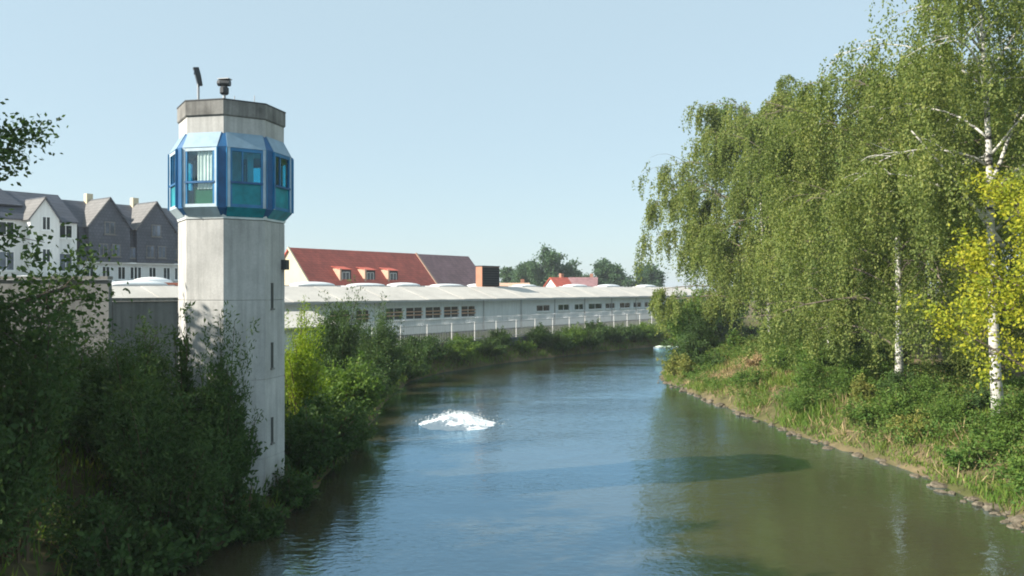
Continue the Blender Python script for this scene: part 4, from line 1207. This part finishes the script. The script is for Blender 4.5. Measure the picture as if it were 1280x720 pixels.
# right bank bushes
RBG = 'bushes on the sunlit right bank'
right_shrubs = [
    ('round_a', 'bright green bush at the far bend beside the long building', 19.6, 93.2, 1.5, 0.3, 1.7, 'leaf_green'),
    ('round_b', 'tall green bush at the end of the hedge before the long building', 23.0, 96.6, 1.7, 1.3, 1.7, 'leaf_green'),
    ('round_a', 'tall dark bush at the far bend, half hidden behind the leftmost birch', 27.0, 99.6, 2.0, 2.3, 1.5, 'leaf_willow'),
    ('round_a', 'tall bright green bush filling the gap under the leftmost birch', 14.3, 62.6, 1.5, 0.8, 1.5, 'leaf_green'),
    ('round_b', 'dark green bush at the tip of the right bank', 12.6, 57.2, 1.2, 1.2, 1.0, 'leaf_willow'),
    ('willow_a', 'upright grey-green bush behind the tip of the right bank', 13.9, 60.0, 1.15, 2.2, 0.9, None),
    ('low', 'small yellowish bush at the waterline of the bank tip', 11.6, 55.8, 1.1, 0.4, 1.0, 'reed'),
    ('herb', 'straw-coloured weeds at the outermost point of the right bank', 11.5, 53.6, 1.1, 3.0, 1.0, 'reed'),
    ('round_a', 'large green bramble bush below the straight white trunk', 17.0, 44.5, 0.95, 1.0, 0.8, 'leaf_green'),
    ('round_b', 'green bramble bush left of the straight white trunk', 17.4, 48.2, 1.0, 2.0, 0.7, 'leaf_green'),
    ('round_b', 'low bramble mound in the middle of the bank slope', 15.4, 40.8, 0.8, 0.6, 0.85, 'leaf_green'),
    ('round_a', 'dark green bush in front of the curtain birch', 17.0, 35.0, 0.8, 3.0, 0.8, 'leaf_willow'),
    ('low', 'small bright bush below the curtain birch', 15.6, 32.6, 1.0, 4.0, 0.9, 'leaf_green'),
    ('round_b', 'brownish bush at the foot of the rightmost white trunk', 17.2, 31.6, 0.75, 5.0, 0.75, 'herb'),
    ('low', 'leafy bush right of the rightmost white trunk', 19.0, 28.3, 1.0, 1.4, 1.0, 'leaf_green'),
    ('low', 'leafy clump at the bottom right of the bank', 16.2, 25.6, 0.95, 2.6, 0.9, 'leaf_green'),
    ('herb', 'tall mixed weeds near the rightmost trunk', 16.4, 27.6, 0.9, 0.2, 0.8, 'herb'),
    ('herb', 'pale dry weeds before the curtain birch', 15.6, 35.6, 0.95, 1.2, 0.9, 'reed'),
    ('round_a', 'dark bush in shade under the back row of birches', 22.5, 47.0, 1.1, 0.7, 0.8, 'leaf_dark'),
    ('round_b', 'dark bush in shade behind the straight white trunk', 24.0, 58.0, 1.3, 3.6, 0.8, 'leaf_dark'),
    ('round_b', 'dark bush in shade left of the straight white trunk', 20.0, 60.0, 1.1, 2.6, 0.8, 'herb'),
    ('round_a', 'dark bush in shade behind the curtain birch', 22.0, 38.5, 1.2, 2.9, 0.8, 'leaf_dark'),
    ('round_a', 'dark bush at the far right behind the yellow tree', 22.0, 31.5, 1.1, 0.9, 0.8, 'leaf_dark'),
    ('herb', 'brown-flecked shrub under the leftmost birch', 16.0, 57.0, 1.3, 0.9, 0.9, 'herb'),
]
for i, (x, y, sc, key, mt, lab) in enumerate((
        (16.4, 42.6, 0.95, 'round_a', 'leaf_green', 'tall bramble in the middle of the bank, right of the dry grass'),
        (14.6, 39.2, 0.75, 'low', 'herb', 'weedy brown-green clump above the middle of the waterline'),
        (18.6, 44.0, 0.9, 'round_b', 'leaf_willow', 'dark bush on the bank top left of the curtain birch'),
        (15.9, 37.4, 0.8, 'round_a', 'leaf_green', 'leafy bush low on the slope left of the curtain birch'),
        (17.2, 33.2, 0.8, 'round_b', 'leaf_green', 'leafy bush between the two rightmost trunks'),
        (15.3, 30.6, 0.75, 'low', 'reed', 'yellowish weeds at the waterline between the two rightmost trunks'),
        (18.4, 31.0, 0.9, 'low', 'leaf_willow', 'dark bush just left of the rightmost white trunk'),
        (17.4, 27.0, 0.9, 'round_b', 'leaf_green', 'green bush below the yellow tree'),
        (15.2, 49.6, 0.7, 'low', 'straw', 'dry brush heap on the bare slope of the bank tip'),
        (18.5, 50.5, 0.85, 'round_a', 'leaf_green', 'green bush on the bank top at the straight white trunk'),
        (18.2, 55.0, 0.9, 'round_b', 'herb', 'brownish bush on the bank top above the dry grass'))):
    shrub(key, lab, x, y, sc, i * 1.7, 0.9, RBG, mat=mt)
right_shrubs += [
    ('round_b', 'wide bramble mound at the waterline below the straight white trunk', 13.9, 37.6, 0.7, 0.3, 0.8, 'leaf_green'),
    ('round_a', 'wide green bramble right of the dry grass patch', 15.8, 46.4, 0.85, 1.3, 0.8, 'leaf_green'),
    ('low', 'small round bramble at the lower edge of the dry grass patch', 13.2, 44.6, 0.85, 2.3, 0.9, 'herb'),
    ('round_b', 'green bramble left of the curtain birch trunk', 17.6, 40.2, 0.85, 3.3, 0.9, 'leaf_green'),
    ('low', 'flecked weedy bush low on the bank before the curtain birch', 14.6, 33.4, 0.9, 4.3, 0.8, 'herb'),
    ('round_a', 'dense bush left of the rightmost white trunk', 16.6, 30.2, 0.62, 5.3, 0.9, 'leaf_green'),
    ('low', 'flecked weedy bush at the waterline below the yellow tree', 15.2, 26.6, 0.8, 0.8, 0.9, 'herb'),
    ('low', 'small leafy bush on the lower slope nearest the camera', 15.4, 23.4, 0.9, 1.8, 0.8, 'leaf_green'),
    ('low', 'small bush between the dry grass patch and the bank tip', 13.4, 53.8, 1.0, 2.8, 0.8, 'leaf_willow'),
]
for key, lab, x, y, sc, rz, zs, mt in right_shrubs:
    shrub(key, lab, x, y, sc, rz, zs, RBG, mat=mt)

# ------------------------------------------------------------------ ground cover (uncountable)
def scatter(n, xr, yr, rng, dmin, dmax, test=None):
    x = rng.uniform(*xr, n); y = rng.uniform(*yr, n)
    d = river_dist(x, y)
    k = (d > dmin) & (d < dmax)
    if test is not None:
        k &= test(x, y, d)
    x, y = x[k], y[k]
    return np.stack([x, y, ground_z(x, y) - 0.02], 1)
def in_straw(x, y):
    return (np.hypot((x - 14.4) / 3.0, (y - 49.5) / 5.5) < 0.75 + 0.3 * np.sin(x * 2.3 + y * 1.2) + 0.25 * np.sin(y * 2.9 - x) + 0.3 * np.random.default_rng(3).normal(size=np.shape(x)))
rng = np.random.default_rng(5)
# grass blades, right bank
P = scatter(110000, (10, 34), (8, 72), rng, 0.15, 14, lambda x, y, d: ~in_straw(x, y) & (hnoise(x * 0.9 + 1, y * 0.6) + 0.25 * rng.normal(size=len(x)) > -0.30) & (rng.uniform(size=len(x)) < np.clip(1.25 - d / 14, 0.1, 1)))
P = np.repeat(P, 3, 0); P[:, :2] += rng.normal(size=(len(P), 2)) * 0.10
D = rng.normal(size=P.shape) * 0.35 + np.array([0, 0, 1.0])
L = rng.uniform(0.18, 0.5, len(P)) * (0.65 + 0.6 * (hnoise(P[:, 0] * 0.8, P[:, 1] * 0.8) > 0))
tag(np_quads('bank_grass', leaf_quads(P, D, L, 0.030 + 0.02 * rng.uniform(size=len(P)), rng), M['grass']), 'rough green grass covering the right river bank', 'grass', kind='stuff')
# leafy herbs (nettles and the like), right bank
C = scatter(7500, (10, 32), (10, 72), rng, 0.5, 10, lambda x, y, d: ~in_straw(x, y) & (hnoise(x * 0.7 + 3, y * 0.7) > -0.15))
n = 46
h = np.repeat(rng.uniform(0.35, 0.95, len(C)), n)
u = np.sqrt(rng.uniform(0.02, 1, len(h)))
P = np.repeat(C, n, 0) + np.stack([rng.normal(size=len(h)) * 0.16, rng.normal(size=len(h)) * 0.16, u * h], 1)
D = rng.normal(size=P.shape) * 0.8 + np.array([0, 0, 0.1])
tag(np_quads('bank_herbs', leaf_quads(P, D, rng.uniform(0.07, 0.15, len(P)), 0.055, rng), M['herb']), 'mixed nettles and weeds growing between the bushes of the right bank', 'weeds', kind='stuff')
# dry straw patch
P = scatter(20000, (10.5, 19.5), (40, 58), rng, 0.4, 9, lambda x, y, d: in_straw(x, y))
P = np.repeat(P, 2, 0); P[:, :2] += rng.normal(size=(len(P), 2)) * 0.1
D = rng.normal(size=P.shape) * 0.9 + np.array([0, 0, 0.5])
tag(np_quads('dry_grass', leaf_quads(P, D, rng.uniform(0.12, 0.4, len(P)), 0.03, rng), M['straw']), 'patch of dry tan grass on the slope at the bank tip', 'dry grass', kind='stuff')
# dead stalks standing among the green all along the right bank
P = scatter(6500, (10, 30), (10, 72), rng, 0.2, 9, lambda x, y, d: hnoise(x * 0.5 + 2, y * 0.45 + 1) + 0.3 * rng.normal(size=len(x)) > 0.05)
P = np.repeat(P, 3, 0); P[:, :2] += rng.normal(size=(len(P), 2)) * 0.14
D = rng.normal(size=P.shape) * 0.45 + np.array([0, 0, 0.9])
tag(np_quads('dead_stalks', leaf_quads(P, D, rng.uniform(0.3, 0.8, len(P)), 0.032, rng), M['straw']), 'straw-coloured dead stalks among the green of the right bank', 'dry stalks', kind='stuff')
# grass and weeds, left and far banks
P = scatter(90000, (-22, 30), (8, 104), rng, 0.1, 9, lambda x, y, d: (x < 2 + np.maximum(0, (y - 58) * 0.9)) & ((x < 0) | (y > 66)))
P = np.repeat(P, 3, 0); P[:, :2] += rng.normal(size=(len(P), 2)) * 0.12
D = rng.normal(size=P.shape) * 0.4 + np.array([0, 0, 1.0])
tag(np_quads('bank_grass', leaf_quads(P, D, rng.uniform(0.25, 0.7, len(P)), 0.045, rng), M['grass']), 'long grass along the left and far river banks', 'grass', kind='stuff')

# stones along the right waterline, pieces of the bank
def stone_mesh(seed):
    rng = np.random.default_rng(seed)
    mb = MB(); rings = []
    for (z, r) in ((-0.35, 0.7), (0.0, 1.0), (0.35, 0.8), (0.55, 0.35)):
        rings.append([(r * math.cos(a) * rng.uniform(0.8, 1.15), r * math.sin(a) * rng.uniform(0.8, 1.15), z + rng.uniform(-0.08, 0.08)) for a in [2 * math.pi * i / 7 for i in range(7)]])
    o = mb.loft(rings).build('stone', M['stone'])
    me_ = o.data; bpy.data.objects.remove(o); return me_
stones = [stone_mesh(i) for i in range(6)]
rp = np.array(RIGHT[3:14], float)[::-1]
seg = np.linalg.norm(np.diff(rp, axis=0), axis=1); cum = np.concatenate([[0], np.cumsum(seg)])
rr = random.Random(9)
for i in range(290):
    d = rr.uniform(4, 52)
    k = max(0, int(np.searchsorted(cum, d)) - 1); f = (d - cum[k]) / seg[k]
    p = rp[k] * (1 - f) + rp[k + 1] * f
    tn = (rp[k + 1] - rp[k]) / seg[k]; nr_ = np.array([tn[1], -tn[0]])
    off = rr.gauss(0.10, 0.24)
    o = mobj('stone', rr.choice(stones), ground)
    s = rr.uniform(0.05, 0.15) * (1.8 if rr.random() < 0.12 else 1)
    o.location = (p[0] + nr_[0] * off, p[1] + nr_[1] * off, 0.0 + max(0, off) * 0.12)
    o.scale = (s * rr.uniform(0.9, 1.7), s, s * rr.uniform(0.6, 1.2)); o.rotation_euler = (rr.uniform(-0.2, 0.2), rr.uniform(-0.2, 0.2), rr.uniform(0, 6.28))

# ------------------------------------------------------------------ thin summer haze
m, t, out = nt('haze')
pv = t.nodes.new('ShaderNodeVolumePrincipled')
pv.inputs['Color'].default_value = (0.86, 0.93, 1.0, 1)
pv.inputs['Density'].default_value = 0.0004
pv.inputs['Anisotropy'].default_value = 0.2
t.links.new(pv.outputs[0], out.inputs['Volume'])
hz = MB().box(-3050, 3050, -1550, 4050, -4.0, 27.0).build('haze', m)
tag(hz, 'thin pale summer haze filling the air', 'haze', kind='stuff')
